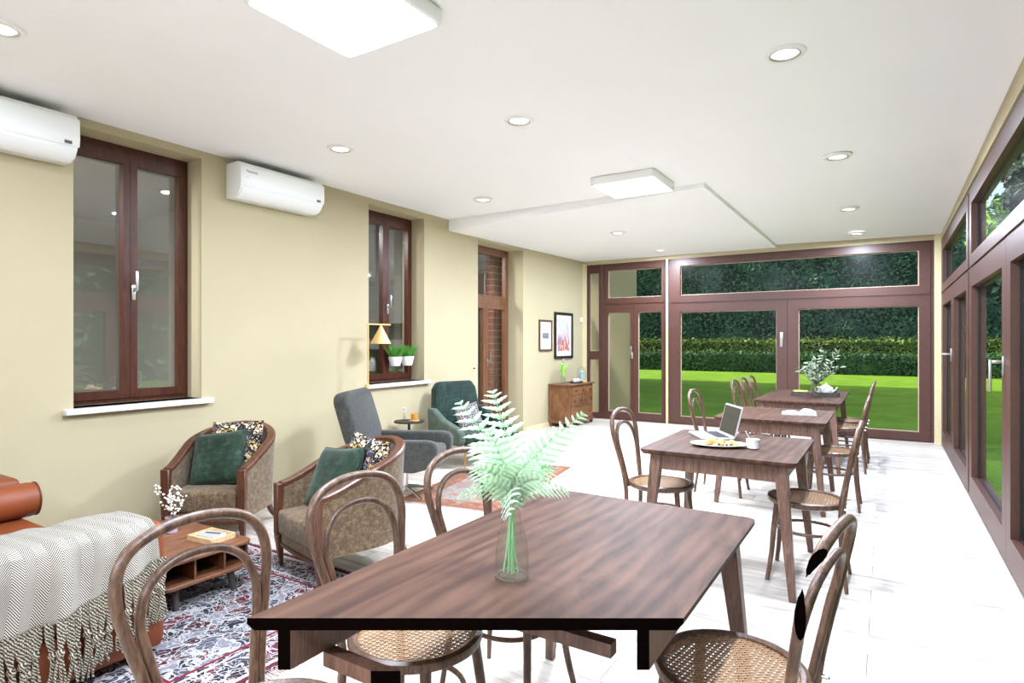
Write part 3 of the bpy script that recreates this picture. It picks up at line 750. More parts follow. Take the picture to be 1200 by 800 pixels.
put_chair(RX, 3.82, PI, 'bentwood chair on the right of the laptop table')
put_chair(RX, 5.6, PI, 'bentwood chair on the right of the book table')
put_chair(RX, 7.23, PI, 'nearer bentwood chair on the right of the farthest table')
put_chair(RX + .01, 7.85, PI, 'last bentwood chair on the right, beside the big window')
r0 = put_chair(-.368, 1.728, PI - .16, 'bentwood chair right of the front table with its hoop back sawn open')
for p in list(r0.children):
    if p.name.startswith(('back_hoop', 'inner_hoop')): cut(p, r0)

# ------------------------------------------------------------------ vase with fern on the front table
VX, VY = -.846, 1.349
vase = thing('glass_vase', 'clear glass bottle vase holding the pale fern on the front table', 'vase', (VX, VY, TZ))
G().lathe([(.0, .004), (.036, .004), (.041, .0), (.044, .012), (.0455, .04), (.044, .075), (.037, .115), (.027, .15), (.0225, .175), (.024, .197), (.0265, .207), (.0245, .207), (.0205, .175), (.025, .15), (.035, .115), (.042, .075), (.0435, .04), (.041, .014), (.0, .012)], 32, cap=False).build('bottle', 'vase_glass', vase)
G().lathe([(.044, .0), (.0455, .004), (.044, .010), (.038, .009)], 32, cap=False).build('base_rim', 'thin_glass', vase)
fern = thing('fern_bunch', 'bunch of pale mint green fern fronds standing in the glass vase', 'fern', (VX, VY, TZ))
RV, FV = Vector((CT, ST, 0)), Vector((-ST, CT, 0))
def frond(tip, bend, npin, wid, droop=.0):
    """tip / bend = (right, away, up) from the vase's base, in metres"""
    L = lambda q: RV * q[0] + FV * q[1] + Vector((0, 0, q[2]))
    path = spline([L((random.uniform(-.026, .026), random.uniform(-.026, .026), .02)), L((0, 0, .2)), L(bend), L(tip)], 10)
    f = G().tube(path, [.0016 - .0009 * i / (len(path) - 1) for i in range(len(path))], 6).build('frond', 'fern_stem', fern)
    g = G(); m = len(path) - 1; s0 = int(m * .36)
    side0 = (path[-1] - path[s0]).cross(Vector((0, 0, 1)) if abs((path[-1] - path[s0]).normalized().z) < .93 else FV).normalized()
    dirv = (path[-1] - path[s0]).normalized(); flat = dirv.cross(FV).normalized()
    if flat.dot(side0) < 0: flat = -flat
    side0 = (side0 * .45 + flat).normalized()
    for j in range(npin):
        t = j / (npin - 1); fi = s0 + (m - s0) * t; i0 = min(int(fi), m - 1); p = path[i0].lerp(path[i0 + 1], fi - i0)
        tan = (path[i0 + 1] - path[i0]).normalized(); env = math.sin(PI * (.16 + .80 * t)) ** .8; Lp = 1.12 * wid * env * random.uniform(.9, 1.1) + .005
        for s in (-1, 1):
            d = (side0 * s + tan * .35 + Vector((0, 0, .06))).normalized(); nrm = d.cross(tan).normalized()
            wv = max(.006, Lp * .21); K = 7; lo, up = [], []
            for q in range(K + 1):
                x = q / K; c = p + d * (Lp * x) + tan * (Lp * .22 * x * x) - Vector((0, 0, Lp * (.28 + droop) * x * x))
                ww = wv * (1 - x) ** .55 * (1 if q % 2 else .62) * (.55 if q == 0 else 1)
                lo.append(c - tan * ww + nrm * .0006); up.append(c + tan * ww * .85 + nrm * .0012 * (1 if q % 2 else -1))
            g.add(lo + up, [(q, q + 1, K + 2 + q, K + 1 + q) for q in range(K)])
    g.build('leaflets', 'fern_leaf', f, solid=.0004)
for tip, bend, n, wd in (((-.052, .03, .492), (-.012, .02, .36), 15, .055), ((-.135, -.03, .468), (-.045, -.01, .34), 15, .058), ((.185, -.02, .438), (.07, -.01, .33), 18, .046),
                         ((-.125, -.10, .25), (-.05, -.05, .262), 12, .042), ((.135, -.08, .255), (.05, -.04, .268), 13, .042), ((-.06, -.06, .40), (-.02, -.03, .31), 13, .055),
                         ((.09, .06, .36), (.03, .03, .29), 13, .05), ((.045, -.09, .33), (.015, -.04, .285), 12, .045), ((-.10, .07, .34), (-.03, .03, .29), 13, .05),
                         ((-.01, -.125, .205), (.0, -.06, .25), 10, .034), ((.10, -.02, .30), (.035, -.01, .27), 12, .045), ((-.095, -.03, .30), (-.03, -.015, .27), 12, .048)):
    frond(tip, bend, n, wd)


# ------------------------------------------------------------------ things on the other tables
lp = thing('laptop', 'open silver laptop on the square table', 'laptop', (-.985, 4.04, TZ), math.radians(-58))
G().prism(rrect(-.15, .15, -.105, .105, .012), .002, .016).build('base', 'silver_shell', lp, bevel=.002)
kb = G().box(-.13, .13, .0, .085, .016, .0168).build('keyboard_bed', 'grey_plastic', lp, smooth=False)
for r in range(4):
    for c_ in range(11): G().box(-.126 + c_ * .0232, -.126 + c_ * .0232 + .019, .003 + r * .0205, .003 + r * .0205 + .017, .0168, .019).build('key', 'key_black', kb, smooth=False)
G().box(-.045, .045, -.09, -.02, .016, .0166).build('touchpad', 'steel_satin', lp, smooth=False)
sm = Matrix.Translation((0, .104, .012)) @ Matrix.Rotation(math.radians(-14), 4, 'X')
ld = G().prism(rrect(-.15, .15, 0, .205, .012), 0, .007, 'y').xf(sm).build('lid', 'silver_shell', lp, bevel=.0015)
G().box(-.138, .138, -.0015, 0, .014, .193).xf(sm).build('screen', 'laptop_screen', ld, smooth=False)
pt = thing('plate', 'long white plate holding the croissants on the square table', 'plate', (-.855, 3.70, TZ), math.radians(18))
G().lathe([(.07, 0), (.085, .002), (.13, .012), (.145, .018), (.143, .021), (.125, .014), (.08, .006), (.0, .006)], 36, sx=1.13, sy=.7).build('dish', 'porcelain', pt)
for i, (x, y, lab) in enumerate(((-.045, .012, 'left golden croissant on the white plate'), (.02, .0, 'middle golden croissant on the white plate'), (.085, -.005, 'right golden croissant on the white plate'))):
    c_ = thing('croissant', lab, 'croissant', (pt.location.x + x * math.cos(.31) - y * math.sin(.31), pt.location.y + x * math.sin(.31) + y * math.cos(.31), TZ + .008), 1.1 + i * .5, 'croissants')
    pts = [(.045 * math.sin(a), .03 * math.cos(a) - .02, .015) for a in [(-1.5 + 3 * k / 12) for k in range(13)]]
    G().tube(pts, [.004 + .015 * math.sin(PI * k / 12) * (1 + .12 * math.cos(k * PI)) for k in range(13)], 10).build('crust', 'croissant', c_)
for i in range(4):
    tag(G().lathe([(.0, 0), (.007, .002), (.009, .009), (.006, .016), (.0, .018)], 10, cap=False).build('berry', 'berry', loc=(-.845 + i * .022, 3.66 + i * .006, TZ + .0075)), ('leftmost', 'second from left', 'third from left', 'rightmost')[i] + ' dark red berry in front of the croissants', 'berry', 'berries on the plate')
cp = thing('coffee_cup', 'white cup of black coffee with a spoon beside the plate', 'cup', (-.667, 3.735, TZ))
G().lathe([(.024, 0), (.034, .004), (.037, .05), (.0385, .056), (.035, .056), (.032, .01), (.0, .01)], 24).build('cup_body', 'porcelain', cp)
G().lathe([(.033, .044), (.033, .0445)], 24).build('coffee', 'coffee', cp)
G().tube([(-.005, .0, .02), (-.03, .01, .075), (-.045, .015, .098)], [.004, .0022, .003], 8).build('spoon', 'silver_shell', cp)
bk = thing('open_book', 'thick open book with white pages on the third table', 'book', (-.64, 5.68, TZ), .15)
G().box(-.135, .135, -.09, .09, 0, .006).build('cover', 'kitchen_grey', bk, smooth=False)
for s in (-1, 1):
    G().prism([(0, .006), (s * .13, .006), (s * .13, .014 + .012 * (s > 0)), (s * .09, .022 + .022 * (s > 0)), (s * .04, .026 + .02 * (s > 0)), (s * .008, .02)], -.087, .087, 'y').build('page_block', 'paper', bk)
tr = thing('tea_tray', 'dark wooden tray on the farthest table', 'tray', (-.70, 7.75, TZ))
G().box(-.24, .24, -.15, .15, 0, .012).build('tray_floor', 'dark_leg', tr, smooth=False)
for q in ((-.24, .24, -.15, -.138), (-.24, .24, .138, .15), (-.24, -.228, -.138, .138), (.228, .24, -.138, .138)): G().box(*q, .012, .05).build('tray_rim', 'dark_leg', tr, smooth=False)
tp = thing('teapot', 'white teapot on the dark tray', 'teapot', (-.59, 7.72, TZ + .012), -.4)
G().lathe([(.045, 0), (.075, .03), (.082, .06), (.068, .095), (.035, .112), (.0, .114)], 24).build('pot_body', 'porcelain', tp)
G().lathe([(.038, .11), (.03, .12), (.008, .128), (.012, .138), (.0, .146)], 20).build('lid', 'porcelain', tp)
G().tube(spline([(.07, 0, .045), (.105, 0, .065), (.125, 0, .1)], 4), [.014, .013, .012, .011, .010, .009, .008, .008, .008], 8).build('spout', 'porcelain', tp)
G().tube(spline([(-.065, 0, .09), (-.115, 0, .085), (-.115, 0, .045), (-.07, 0, .03)], 5), .007, 8).build('handle', 'porcelain', tp)
tag(G().prism(rrect(-.085, .085, -.05, .05, .03), 0, .045).build('bread_loaf', 'bread', loc=(-.85, 7.74, TZ + .0125), bevel=.012), 'small golden loaf on the left of the dark tray', 'bread')
ov = thing('cut_glass_vase', 'cut glass vase with olive branches in front of the tea tray', 'vase', (-.67, 7.48, TZ))
G().lathe([(.04, 0), (.052, .01), (.06, .06), (.05, .11), (.045, .14), (.052, .15), (.047, .15), (.04, .13), (.054, .06), (.046, .016), (.0, .014)], 20).build('bowl', 'thin_glass', ov)
for k in range(10):
    a = k * 2 * PI / 10; G().lathe([(.0, -.012), (.010, 0), (.0, .012)], 6, (.059 * math.cos(a), .059 * math.sin(a), .06), cap=False).build('facet', 'thin_glass', ov, smooth=False)
ob = thing('olive_branches', 'grey green olive branches standing in the cut glass vase', 'branches', (-.67, 7.48, TZ))
for k in range(11):
    a = k * 2.4; sp = random.uniform(.06, .27); hh = random.uniform(.32, .55)
    pth = spline([(0, 0, .02), (.01 * math.cos(a), .01 * math.sin(a), .15), (sp * .5 * math.cos(a), sp * .5 * math.sin(a), hh * .7), (sp * math.cos(a), sp * math.sin(a), hh)], 6)
    br = G().tube(pth, .0028, 5).build('branch', 'twig', ob); g = G()
    for q in range(7, len(pth)):
        for s in (-1, 1):
            d = Vector((random.gauss(0, 1), random.gauss(0, 1), random.gauss(.5, .5))).normalized(); e = d.orthogonal().normalized() * .011; p = pth[q]; Lf = random.uniform(.05, .08)
            g.add([p, p + d * Lf * .45 + e, p + d * Lf, p + d * Lf * .45 - e], [(0, 1, 2, 3)])
    g.build('leaf_spray', 'olive_leaf', br, smooth=False, solid=.0006)

# ------------------------------------------------------------------ rugs
rg = thing('persian_rug', 'patterned navy, white and burgundy rug under the coffee table', 'rug', (-3.13, 1.73, .001))
G().box(-1.0, 1.0, -.72, .72, 0, .009).build('pile', 'persian_rug', rg, smooth=False)
g = G()
for s in (-1, 1):
    for k in range(150):
        y_ = -.71 + k * 1.42 / 149; g.bar((s * .998, y_, .005), (s * (1.04 + random.random() * .02), y_ + random.gauss(0, .006), .002), (.004, .003))
o = g.build('fringe', 'rug_fringe', rg, smooth=False); o['kind'] = 'stuff'
rg2 = thing('kilim_rug', 'faded orange and grey rug between the green armchair and the tables', 'rug', (-3.19, 4.77, .001), math.radians(9))
G().box(-.47, .47, -.92, .92, 0, .008).build('pile', 'kilim_rug', rg2, smooth=False)
g = G()
for s in (-1, 1):
    for k in range(90):
        x_ = -.465 + k * .93 / 89; g.bar((x_, s * .918, .005), (x_ + random.gauss(0, .004), s * (.945 + random.random() * .012), .002), (.004, .003))
o = g.build('fringe', 'rug_fringe', rg2, smooth=False); o['kind'] = 'stuff'

# ------------------------------------------------------------------ orange sofa with throw
sf = thing('leather_sofa', 'orange leather sofa at the left picture edge under a fringed throw', 'sofa', (-3.56, .92, .0))
G().box(-.93, .93, -.46, .46, .05, .24).build('base', 'orange_leather', sf, bevel=.02)
for s in (-1, 1):
    aa, bb = sorted((s * .63, s * .905)); aa, bb = (aa, bb)
    arm = G().box(aa, bb, -.46, .485, .04, .57).build('armrest', 'orange_leather', sf, bevel=.035, seg=3)
    for yy in (-.44, .472): G().tube([(aa + .03 if k in (0, 3) else bb - .03, yy, .08 if k < 2 else .54) for k in (0, 1, 2, 3)], .005, 6, True).build('piping', 'piping_leather', arm)
for x0_, x1_ in ((-.62, -.005), (.005, .62)): G().box(x0_, x1_, -.25, .46, .24, .375).build('seat_cushion', 'orange_leather', sf, bevel=.035, seg=3)
G().box(-.905, .905, -.46, -.24, .24, .74).build('backrest', 'orange_leather', sf, bevel=.05, seg=3)
for x_ in (-.8, .8):
    for y_ in (-.4, .4): G().lathe([(.02, 0 if y_ < 0 else .0105), (.025, .055)], 10, (x_, y_, 0)).build('foot', 'dark_leg', sf)
bo = thing('bolster', 'orange leather roll cushion leaning on the far sofa arm', 'cushion', (-4.06, 1.06, .375))
G().lathe([(.0, 0), (.06, .004), (.088, .02), (.094, .05), (.094, .66), (.088, .69), (.06, .706), (.0, .71)], 24, cap=False).xf(Matrix.Translation((0, -.33, .094)) @ Matrix.Rotation(-PI / 2, 4, 'X')).build('roll', 'orange_leather', bo)
for y_ in (-.315, .36): G().tube([(.0905 * math.cos(k * PI / 12), y_, .094 + .0905 * math.sin(k * PI / 12)) for k in range(24)], .004, 6, True).build('piping', 'piping_leather', bo)
tw = thing('fringed_throw', 'grey and white herringbone wool throw with knotted fringe over the sofa arm', 'throw', (-2.655, .9, 0))
def hem(y):      # how low the cloth hangs on the outer side
    t = max(0, min(1, (y - .85) / .48)); return .30 + .125 * t ** 1.6
NY, NV = 90, 46
g = G(); g.uv = []
prof0 = [(-.325, .40), (-.322, .50), (-.305, .575), (-.27, .592), (-.15, .594), (-.03, .590), (.012, .565), (.026, .5)]
def throw_pt(y, v):
    L = [Vector((x, 0, z)) for x, z in prof0] + [Vector((.034, 0, hem(y)))]
    seg = [(L[i + 1] - L[i]).length for i in range(len(L) - 1)]; tot = sum(seg); d = v * tot
    for i, s_ in enumerate(seg):
        if d <= s_ + 1e-9 or i == len(seg) - 1: p = L[i].lerp(L[i + 1], min(1, d / s_)); break
        d -= s_
    out = max(0, min(1, (v - .30) / .5)); near = max(0, 1 - (y - .55) / .6)
    f = .014 * math.sin(y * 27 + 1.2 * math.sin(v * 3)) + .010 * math.sin(y * 51 + v * 2) + .030 * near * max(0, math.sin(y * 19 + .8)) 
    nx = out; nz = 1 - out
    return p + Vector((nx * max(f, -.018) + .012 * nx, 0, nz * f * .25)), v * tot
for i in range(NY + 1):
    for j in range(NV + 1):
        v = j / NV; y = .5 + (1.335 - .5) * i / NY; shift = .03 * (v - .3) * (i / NY)
        p, ln = throw_pt(y, v); g.v.append((p.x, y + shift - .9, p.z)); g.uv.append((y + .02 * math.sin(ln * 9), ln))
g.f = [(i * (NV + 1) + j, i * (NV + 1) + j + 1, (i + 1) * (NV + 1) + j + 1, (i + 1) * (NV + 1) + j) for i in range(NY) for j in range(NV)]
g.build('cloth', 'herringbone_wool', tw, solid=.005)
ncount = 30
for k in range(ncount):
    yc = .515 + (1.345 - .515) * k / (ncount - 1); p, _ = throw_pt(min(yc, 1.335), 1); base = Vector((p.x, yc - .9 + .02 * (k / ncount), p.z + .006)); g = G()
    ky = random.uniform(.09, .16); Ltot = random.uniform(.24, .29); kn = base + Vector((.008, random.gauss(0, .006), -ky))
    for s in range(4):
        o1 = (s - 1.5) * .0075; ph = random.random() * 6
        top = [base + Vector((0, o1, 0)), base + Vector((.006, o1 * .9, -ky * .5)), kn + Vector((0, o1 * .35, 0))]
        bot = [kn + Vector((.004, o1 * 1.1 + random.gauss(0, .004), -(Ltot - ky) * .5)), kn + Vector((.002, o1 * 1.5 + random.gauss(0, .006), -(Ltot - ky)))]
        pth = spline(top + bot, 9)
        g.tube(pth, [.0046 * (1 + .18 * math.sin(q * 2.0 + ph)) for q in range(len(pth))], 6)
    s0 = len(g.v); g.lathe([(.0, -.016), (.012, -.011), (.0155, 0), (.012, .011), (.0, .016)], 8, tuple(kn), cap=False)
    g.build('tassel', 'twisted_yarn', tw)

# ------------------------------------------------------------------ coffee table with tray, book and blossom vase
cf = thing('coffee_table', 'low acacia coffee table with open compartments on dark legs', 'coffee table', (-3.36, 1.80, .0))
hx, hy, zb, zt = .39, .245, .118, .258; rgz = .0095
G().prism(rrect(-hx, hx, -hy, hy, .05), zt - .018, zt).build('table_top', 'acacia', cf, bevel=.003, seg=1)
G().prism(rrect(-hx, hx, -hy, hy, .05), zb, zb + .018).build('bottom_board', 'acacia', cf, bevel=.003, seg=1)
for y_ in (-.235, .227): G().box(-hx + .06, hx - .05, y_, y_ + .014, zb + .018, zt - .018).build('side_board', 'acacia', cf, smooth=False)
G().box(-.007, .007, -.221, .227, zb + .018, zt - .018).build('back_board', 'acacia', cf, smooth=False)
for s in (-1, 1):
    for y_ in (-.075, .085): aa, bb = sorted((s * .01, s * (hx - .02))); G().box(aa, bb, y_ - .005, y_ + .005, zb + .018, zt - .018).build('divider', 'acacia', cf, smooth=False)
    for y_ in (-.17, .14): G().tube([(s * .365, y_, rgz), (s * .335, y_ * .95, zb)], [.014, .022], 12).build('leg', 'dark_leg', cf)
ty = thing('wooden_tray', 'small pale wooden tray with a booklet on the coffee table', 'tray', (-3.17, 1.92, zt), .1)
G().box(-.10, .10, -.075, .075, 0, .008).build('tray_floor', 'tray_wood', ty, smooth=False)
for q in ((-.10, .10, -.075, -.067), (-.10, .10, .067, .075), (-.10, -.092, -.067, .067), (.092, .10, -.067, .067)): G().box(*q, .008, .028).build('tray_rim', 'tray_wood', ty, smooth=False)
bl = thing('booklet', 'pale booklet with a silver pen lying in the small tray', 'book', (-3.17, 1.92, zt + .008), .25)
G().box(-.06, .06, -.045, .045, 0, .018).build('pages', 'paper', bl, smooth=False); G().box(-.061, .061, -.046, .046, .018, .02).build('cover', 'silver_shell', bl, smooth=False)
G().tube([(-.04, .0, .0235), (.05, .012, .0235)], .0035, 8).build('pen', 'grey_plastic', bl)
bv = thing('mauve_vase', 'small mauve glass vase with white blossom twigs on the coffee table', 'vase', (-3.46, 1.86, zt))
G().lathe([(.025, 0), (.03, .004), (.028, .03), (.034, .07), (.037, .09), (.033, .09), (.025, .03), (.0, .008)], 20).build('beaker', 'mauve_glass', bv)
bt = thing('blossom_twigs', 'twigs of white blossom standing in the mauve vase', 'flowers', (-3.46, 1.86, zt))
for k, (dr, da, dz) in enumerate(((-.085, 0, .27), (-.02, .03, .24), (.03, 0, .26), (.0, -.03, .21), (.045, .02, .20))):
    e = RV * dr + FV * da + Vector((0, 0, dz)); pth = spline([Vector((0, 0, .01)), RV * dr * .25 + Vector((0, 0, .11)), e * .9 + Vector((0, 0, -.02)), e], 5)
    tg = G().tube(pth, .0016, 5).build('twig', 'twig', bt)
    for q in range(6, len(pth), 1):
        for _ in range(2):
            p = pth[q] + Vector((random.gauss(0, .01), random.gauss(0, .01), random.gauss(0, .01))); r = random.uniform(.004, .008)
            G().lathe([(.0, -r), (r, -r * .3), (r * .9, r * .4), (.0, r)], 6, tuple(p), cap=False).build('blossom', 'blossom', tg)

# ------------------------------------------------------------------ tub armchairs with wooden frames (front is local +X)
def tub_chair(loc, rz, label, gap):
    t = thing('tub_armchair', label, 'armchair', loc, rz, 'brown tub armchairs')
    n = 44; pts = []
    for i in range(n + 1):
        s = i / n
        if s < .22: x, y = .30 - .32 * (s / .22), .272 + .016 * (s / .22); nx, ny = 0, 1
        elif s > .78: q = (1 - s) / .22; x, y = .30 - .32 * q, -.272 - .016 * q; nx, ny = 0, -1
        else:
            a = PI / 2 + PI * (s - .22) / .56; x, y = -.02 + .30 * math.cos(a) , .288 * math.sin(a); nx, ny = math.cos(a), math.sin(a)
        h = 1 - abs(2 * s - 1); z = .50 + .24 * (h ** 1.5 if h < .95 else h) ; z = .495 + .23 * (3 * h * h - 2 * h ** 3) ** .72
        pts.append((x, y, nx, ny, z))
    g = G(); zb = .17
    for x, y, nx, ny, z in pts:
        fl_ = .03 * (z - .495) / .25
        g.v += [(x - nx * .05, y - ny * .05, zb + .02), (x - nx * (.045 - fl_), y - ny * (.045 - fl_), z - .008), (x + nx * (.005 + fl_), y + ny * (.005 + fl_), z - .008), (x + nx * .004, y + ny * .004, zb)]
    for i in range(n):
        a, b = i * 4, i * 4 + 4
        for q in range(4): g.f.append((a + q, a + (q + 1) % 4, b + (q + 1) % 4, b + q))
    g.f += [(0, 1, 2, 3), (n * 4 + 3, n * 4 + 2, n * 4 + 1, n * 4)]
    g.build('tub_shell', 'brown_tweed', t)
    g = G()
    for x, y, nx, ny, z in pts:
        fl_ = .03 * (z - .495) / .25; cx, cy = x - nx * (.02 - fl_), y - ny * (.02 - fl_)
        for d, e in ((-.029, -.012), (-.029, .008), (-.02, .016), (.02, .016), (.029, .008), (.029, -.012)): g.v.append((cx + nx * d, cy + ny * d, z + e))
    for i in range(n):
        for q in range(6): g.f.append((i * 6 + q, i * 6 + (q + 1) % 6, i * 6 + 6 + (q + 1) % 6, i * 6 + 6 + q))
    g.f += [tuple(range(6)), tuple(n * 6 + q for q in range(6))[::-1]]
    g.build('top_rail', 'armchair_wood', t)
    for s in (-1, 1):
        G().bar((.295, s * .252, gap + .0), (.312, s * .252, .20), (.022, .022), (.042, .05)).bar((.312, s * .252, .20), (.312, s * .252, .503), (.042, .05), (.042, .058)).build('front_post', 'armchair_wood', t, bevel=.004, seg=1)
        pth = spline([(-.20, s * .19, .20), (-.25, s * .20, .12), (-.285, s * .215, .05), (-.335, s * .235, .0)], 4)
        G().tube(pth, [.026 - .011 * q / (len(pth) - 1) for q in range(len(pth))], 8).build('back_leg', 'armchair_wood', t)
    G().box(-.2, .31, -.222, .222, .15, .215).build('seat_rail', 'brown_tweed', t, bevel=.01)
    G().prism([(.315, -.222), (.323, -.1), (.327, 0), (.323, .1), (.315, .222), (.305, .222), (.305, -.222)], .135, .155).build('front_rail', 'armchair_wood', t)
    poly = [(.335, -.215), (.345, 0), (.335, .215), (.1, .228), (-.1, .215), (-.2, .14), (-.235, 0), (-.2, -.14), (-.1, -.215), (.1, -.228)]
    G().prism(poly, .218, .355).build('seat_cushion', 'brown_tweed', t, bevel=.02, seg=3)
    return t
A1 = tub_chair((-4.0, 2.535, 0), math.radians(-58), 'brown tweed tub armchair by the wall below the first window', 0)
A2 = tub_chair((-2.765, 2.53, 0), math.radians(-104), 'brown tweed tub armchair beside the front table, one foot on the rug', .0105)
def pillow(name, m, size, thick, parent_m, label, group, bulge=1.0, extra=None):
    o = thing(name, label, 'pillow', (0, 0, 0), 0, group); n = 18; g = G(); pts = {}
    for s in (1, -1):
        for i in range(n + 1):
            for j in range(n + 1):
                a, b = 2 * i / n - 1, 2 * j / n - 1; k = (1 - a ** 4) * (1 - b ** 4); pin = 1 - .05 * (1 - abs(a)) * 0
                e = .06 * (abs(a) ** 3) * (1 - b * b) + .06 * (abs(b) ** 3) * (1 - a * a)
                g.v.append((a * size / 2 * (1 - .05 * (1 - b * b)), b * size / 2 * (1 - .05 * (1 - a * a)), s * (thick / 2 * k ** .55 + .003)))
        o0 = 0 if s == 1 else (n + 1) ** 2
        g.f += [tuple(q + o0 for q in (i * (n + 1) + j, (i + 1) * (n + 1) + j, (i + 1) * (n + 1) + j + 1, i * (n + 1) + j + 1)) for i in range(n) for j in range(n)]
    per = [(i, 0) for i in range(n)] + [(n, j) for j in range(n)] + [(n - i, n) for i in range(n)] + [(0, n - j) for j in range(n)]
    id_ = [i * (n + 1) + j for i, j in per]; N2 = (n + 1) ** 2
    g.f += [(id_[q], id_[(q + 1) % len(id_)], id_[(q + 1) % len(id_)] + N2, id_[q] + N2) for q in range(len(id_))]
    edge = [Vector(g.v[q]) for q in id_]
    c_ = g.build('cushion_cover', m, o); G().tube([(v.x, v.y, 0) for v in edge], .0045, 6, True).build('piping', m, o)
    o.matrix_world = parent_m; return o
def in_chair(t, x, y, z, tilt, yaw=0, roll=0):
    """upright pillow: its face looks along the chair's front, tilted back"""
    return Matrix.Translation(t.location) @ Matrix.Rotation(t.rotation_euler.z, 4, 'Z') @ Matrix.Translation((x, y, z)) @ Matrix.Rotation(yaw, 4, 'Z') @ Matrix.Rotation(math.radians(90 - tilt), 4, 'Y') @ Matrix.Rotation(roll, 4, 'Z')
pillow('floral_pillow', 'floral_fabric', .37, .12, in_chair(A1, -.125, .015, .575, 14, 0, .04), 'dark floral pillow behind the green one in the armchair by the wall', 'floral pillows')
pillow('velvet_pillow', 'green_velvet', .385, .13, in_chair(A1, .045, -.035, .525, 26, -.1, .14), 'dark green velvet pillow in the armchair by the wall', 'green velvet pillows')
pillow('floral_pillow', 'floral_fabric', .37, .12, in_chair(A2, -.12, .0, .575, 14, .1, -.08), 'dark floral pillow behind the green one in the armchair beside the front table', 'floral pillows')
pillow('velvet_pillow', 'green_velvet', .385, .13, in_chair(A2, .055, -.05, .525, 27, .1, .12), 'green velvet pillow in the armchair beside the front table', 'green velvet pillows')

# ------------------------------------------------------------------ grey swivel lounge chair
gc = thing('lounge_chair', 'dark grey swivel lounge chair with reclined back by the floor lamp', 'armchair', (-3.59, 3.95, .0095), math.radians(25.5))
for s in (-1, 1):
    pr = [(-.30, .27), (.16, .25), (.30, .29), (.36, .36), (.37, .46), (.345, .505), (.28, .52), (-.34, .515), (-.36, .42)]
    aa, bb = sorted((s * .225, s * .325)); G().prism(pr, aa, bb, 'y').build('armrest', 'dark_grey_wool', gc, bevel=.022, seg=3)
G().box(-.33, .33, -.222, .222, .255, .43).build('seat_cushion', 'dark_grey_wool', gc, bevel=.04, seg=3)
m4 = Matrix.Translation((-.30, 0, .42)) @ Matrix.Rotation(math.radians(-17), 4, 'Y')
G().prism(rrect(-.31, .31, .02, .52, .10), -.11, .03, 'x').xf(m4).build('backrest', 'dark_grey_wool', gc, bevel=.035, seg=3)
G().prism(rrect(-.27, .27, .0, .12, .04), -.12, .05, 'x').xf(Matrix.Translation((-.29, 0, .28)) @ Matrix.Rotation(math.radians(-10), 4, 'Y')).build('back_support', 'dark_grey_wool', gc, bevel=.02)
G().lathe([(.03, .03), (.028, .26)], 16).build('column', 'chrome', gc)
for k in range(4):
    a = k * PI / 2 + PI / 4; G().tube(spline([(.02 * math.cos(a), .02 * math.sin(a), .07), (.16 * math.cos(a), .16 * math.sin(a), .045), (.29 * math.cos(a), .29 * math.sin(a), .011)], 4), [.016, .015, .015, .014, .014, .013, .012, .011, .011], 8).build('base_foot', 'chrome', gc)

# ------------------------------------------------------------------ round side table
st = thing('side_table', 'small round dark side table between the grey and green armchairs', 'side table', (-4.33, 4.83, 0))
G().lathe([(.0, .486), (.155, .486), (.162, .492), (.162, .498), (.158, .502), (.0, .502)], 36, cap=False).build('table_top', 'black', st)
G().lathe([(.014, .02), (.014, .486)], 14).build('column', 'black', st); G().lathe([(.0, 0), (.13, 0), (.13, .008), (.03, .02), (.0, .02)], 28, cap=False).build('foot', 'black', st)
cd = thing('amber_candle', 'amber glass candle on a coaster on the round side table', 'candle', (-4.29, 4.87, .502))
G().lathe([(.0, 0), (.055, 0), (.055, .006), (.0, .006)], 20, cap=False).build('coaster', 'tray_wood', cd)
G().lathe([(.034, .006), (.038, .012), (.038, .075), (.035, .075), (.034, .03), (.0, .03)], 20).build('tumbler', 'amber_glass', cd); G().lathe([(.033, .03), (.033, .055)], 16).build('wax', 'bread', cd)
dv = thing('bud_vase', 'tiny clear bud vase on the round side table', 'vase', (-4.39, 4.82, .502))
G().lathe([(.018, 0), (.022, .015), (.012, .04), (.009, .055), (.0075, .055), (.009, .04), (.0, .006)], 14).build('bottle', 'thin_glass', dv)
df = thing('dried_flower', 'dried pale flower head standing in the bud vase', 'flower', (-4.39, 4.82, .502))
G().tube([(0, 0, .008), (.004, -.004, .09)], .0015, 6).build('stem', 'twig', df); g = G()
for k in range(60):
    d = Vector((random.gauss(0, 1), random.gauss(0, 1), random.gauss(.3, 1))).normalized(); p = Vector((.004, -.004, .115)); e = d.orthogonal().normalized() * .004; Lr = random.uniform(.02, .035)
    g.add([p, p + d * Lr * .6 + e, p + d * Lr, p + d * Lr * .6 - e], [(0, 1, 2, 3)])
g.build('flower_head', 'curtain_white', df, smooth=False, solid=.0005)

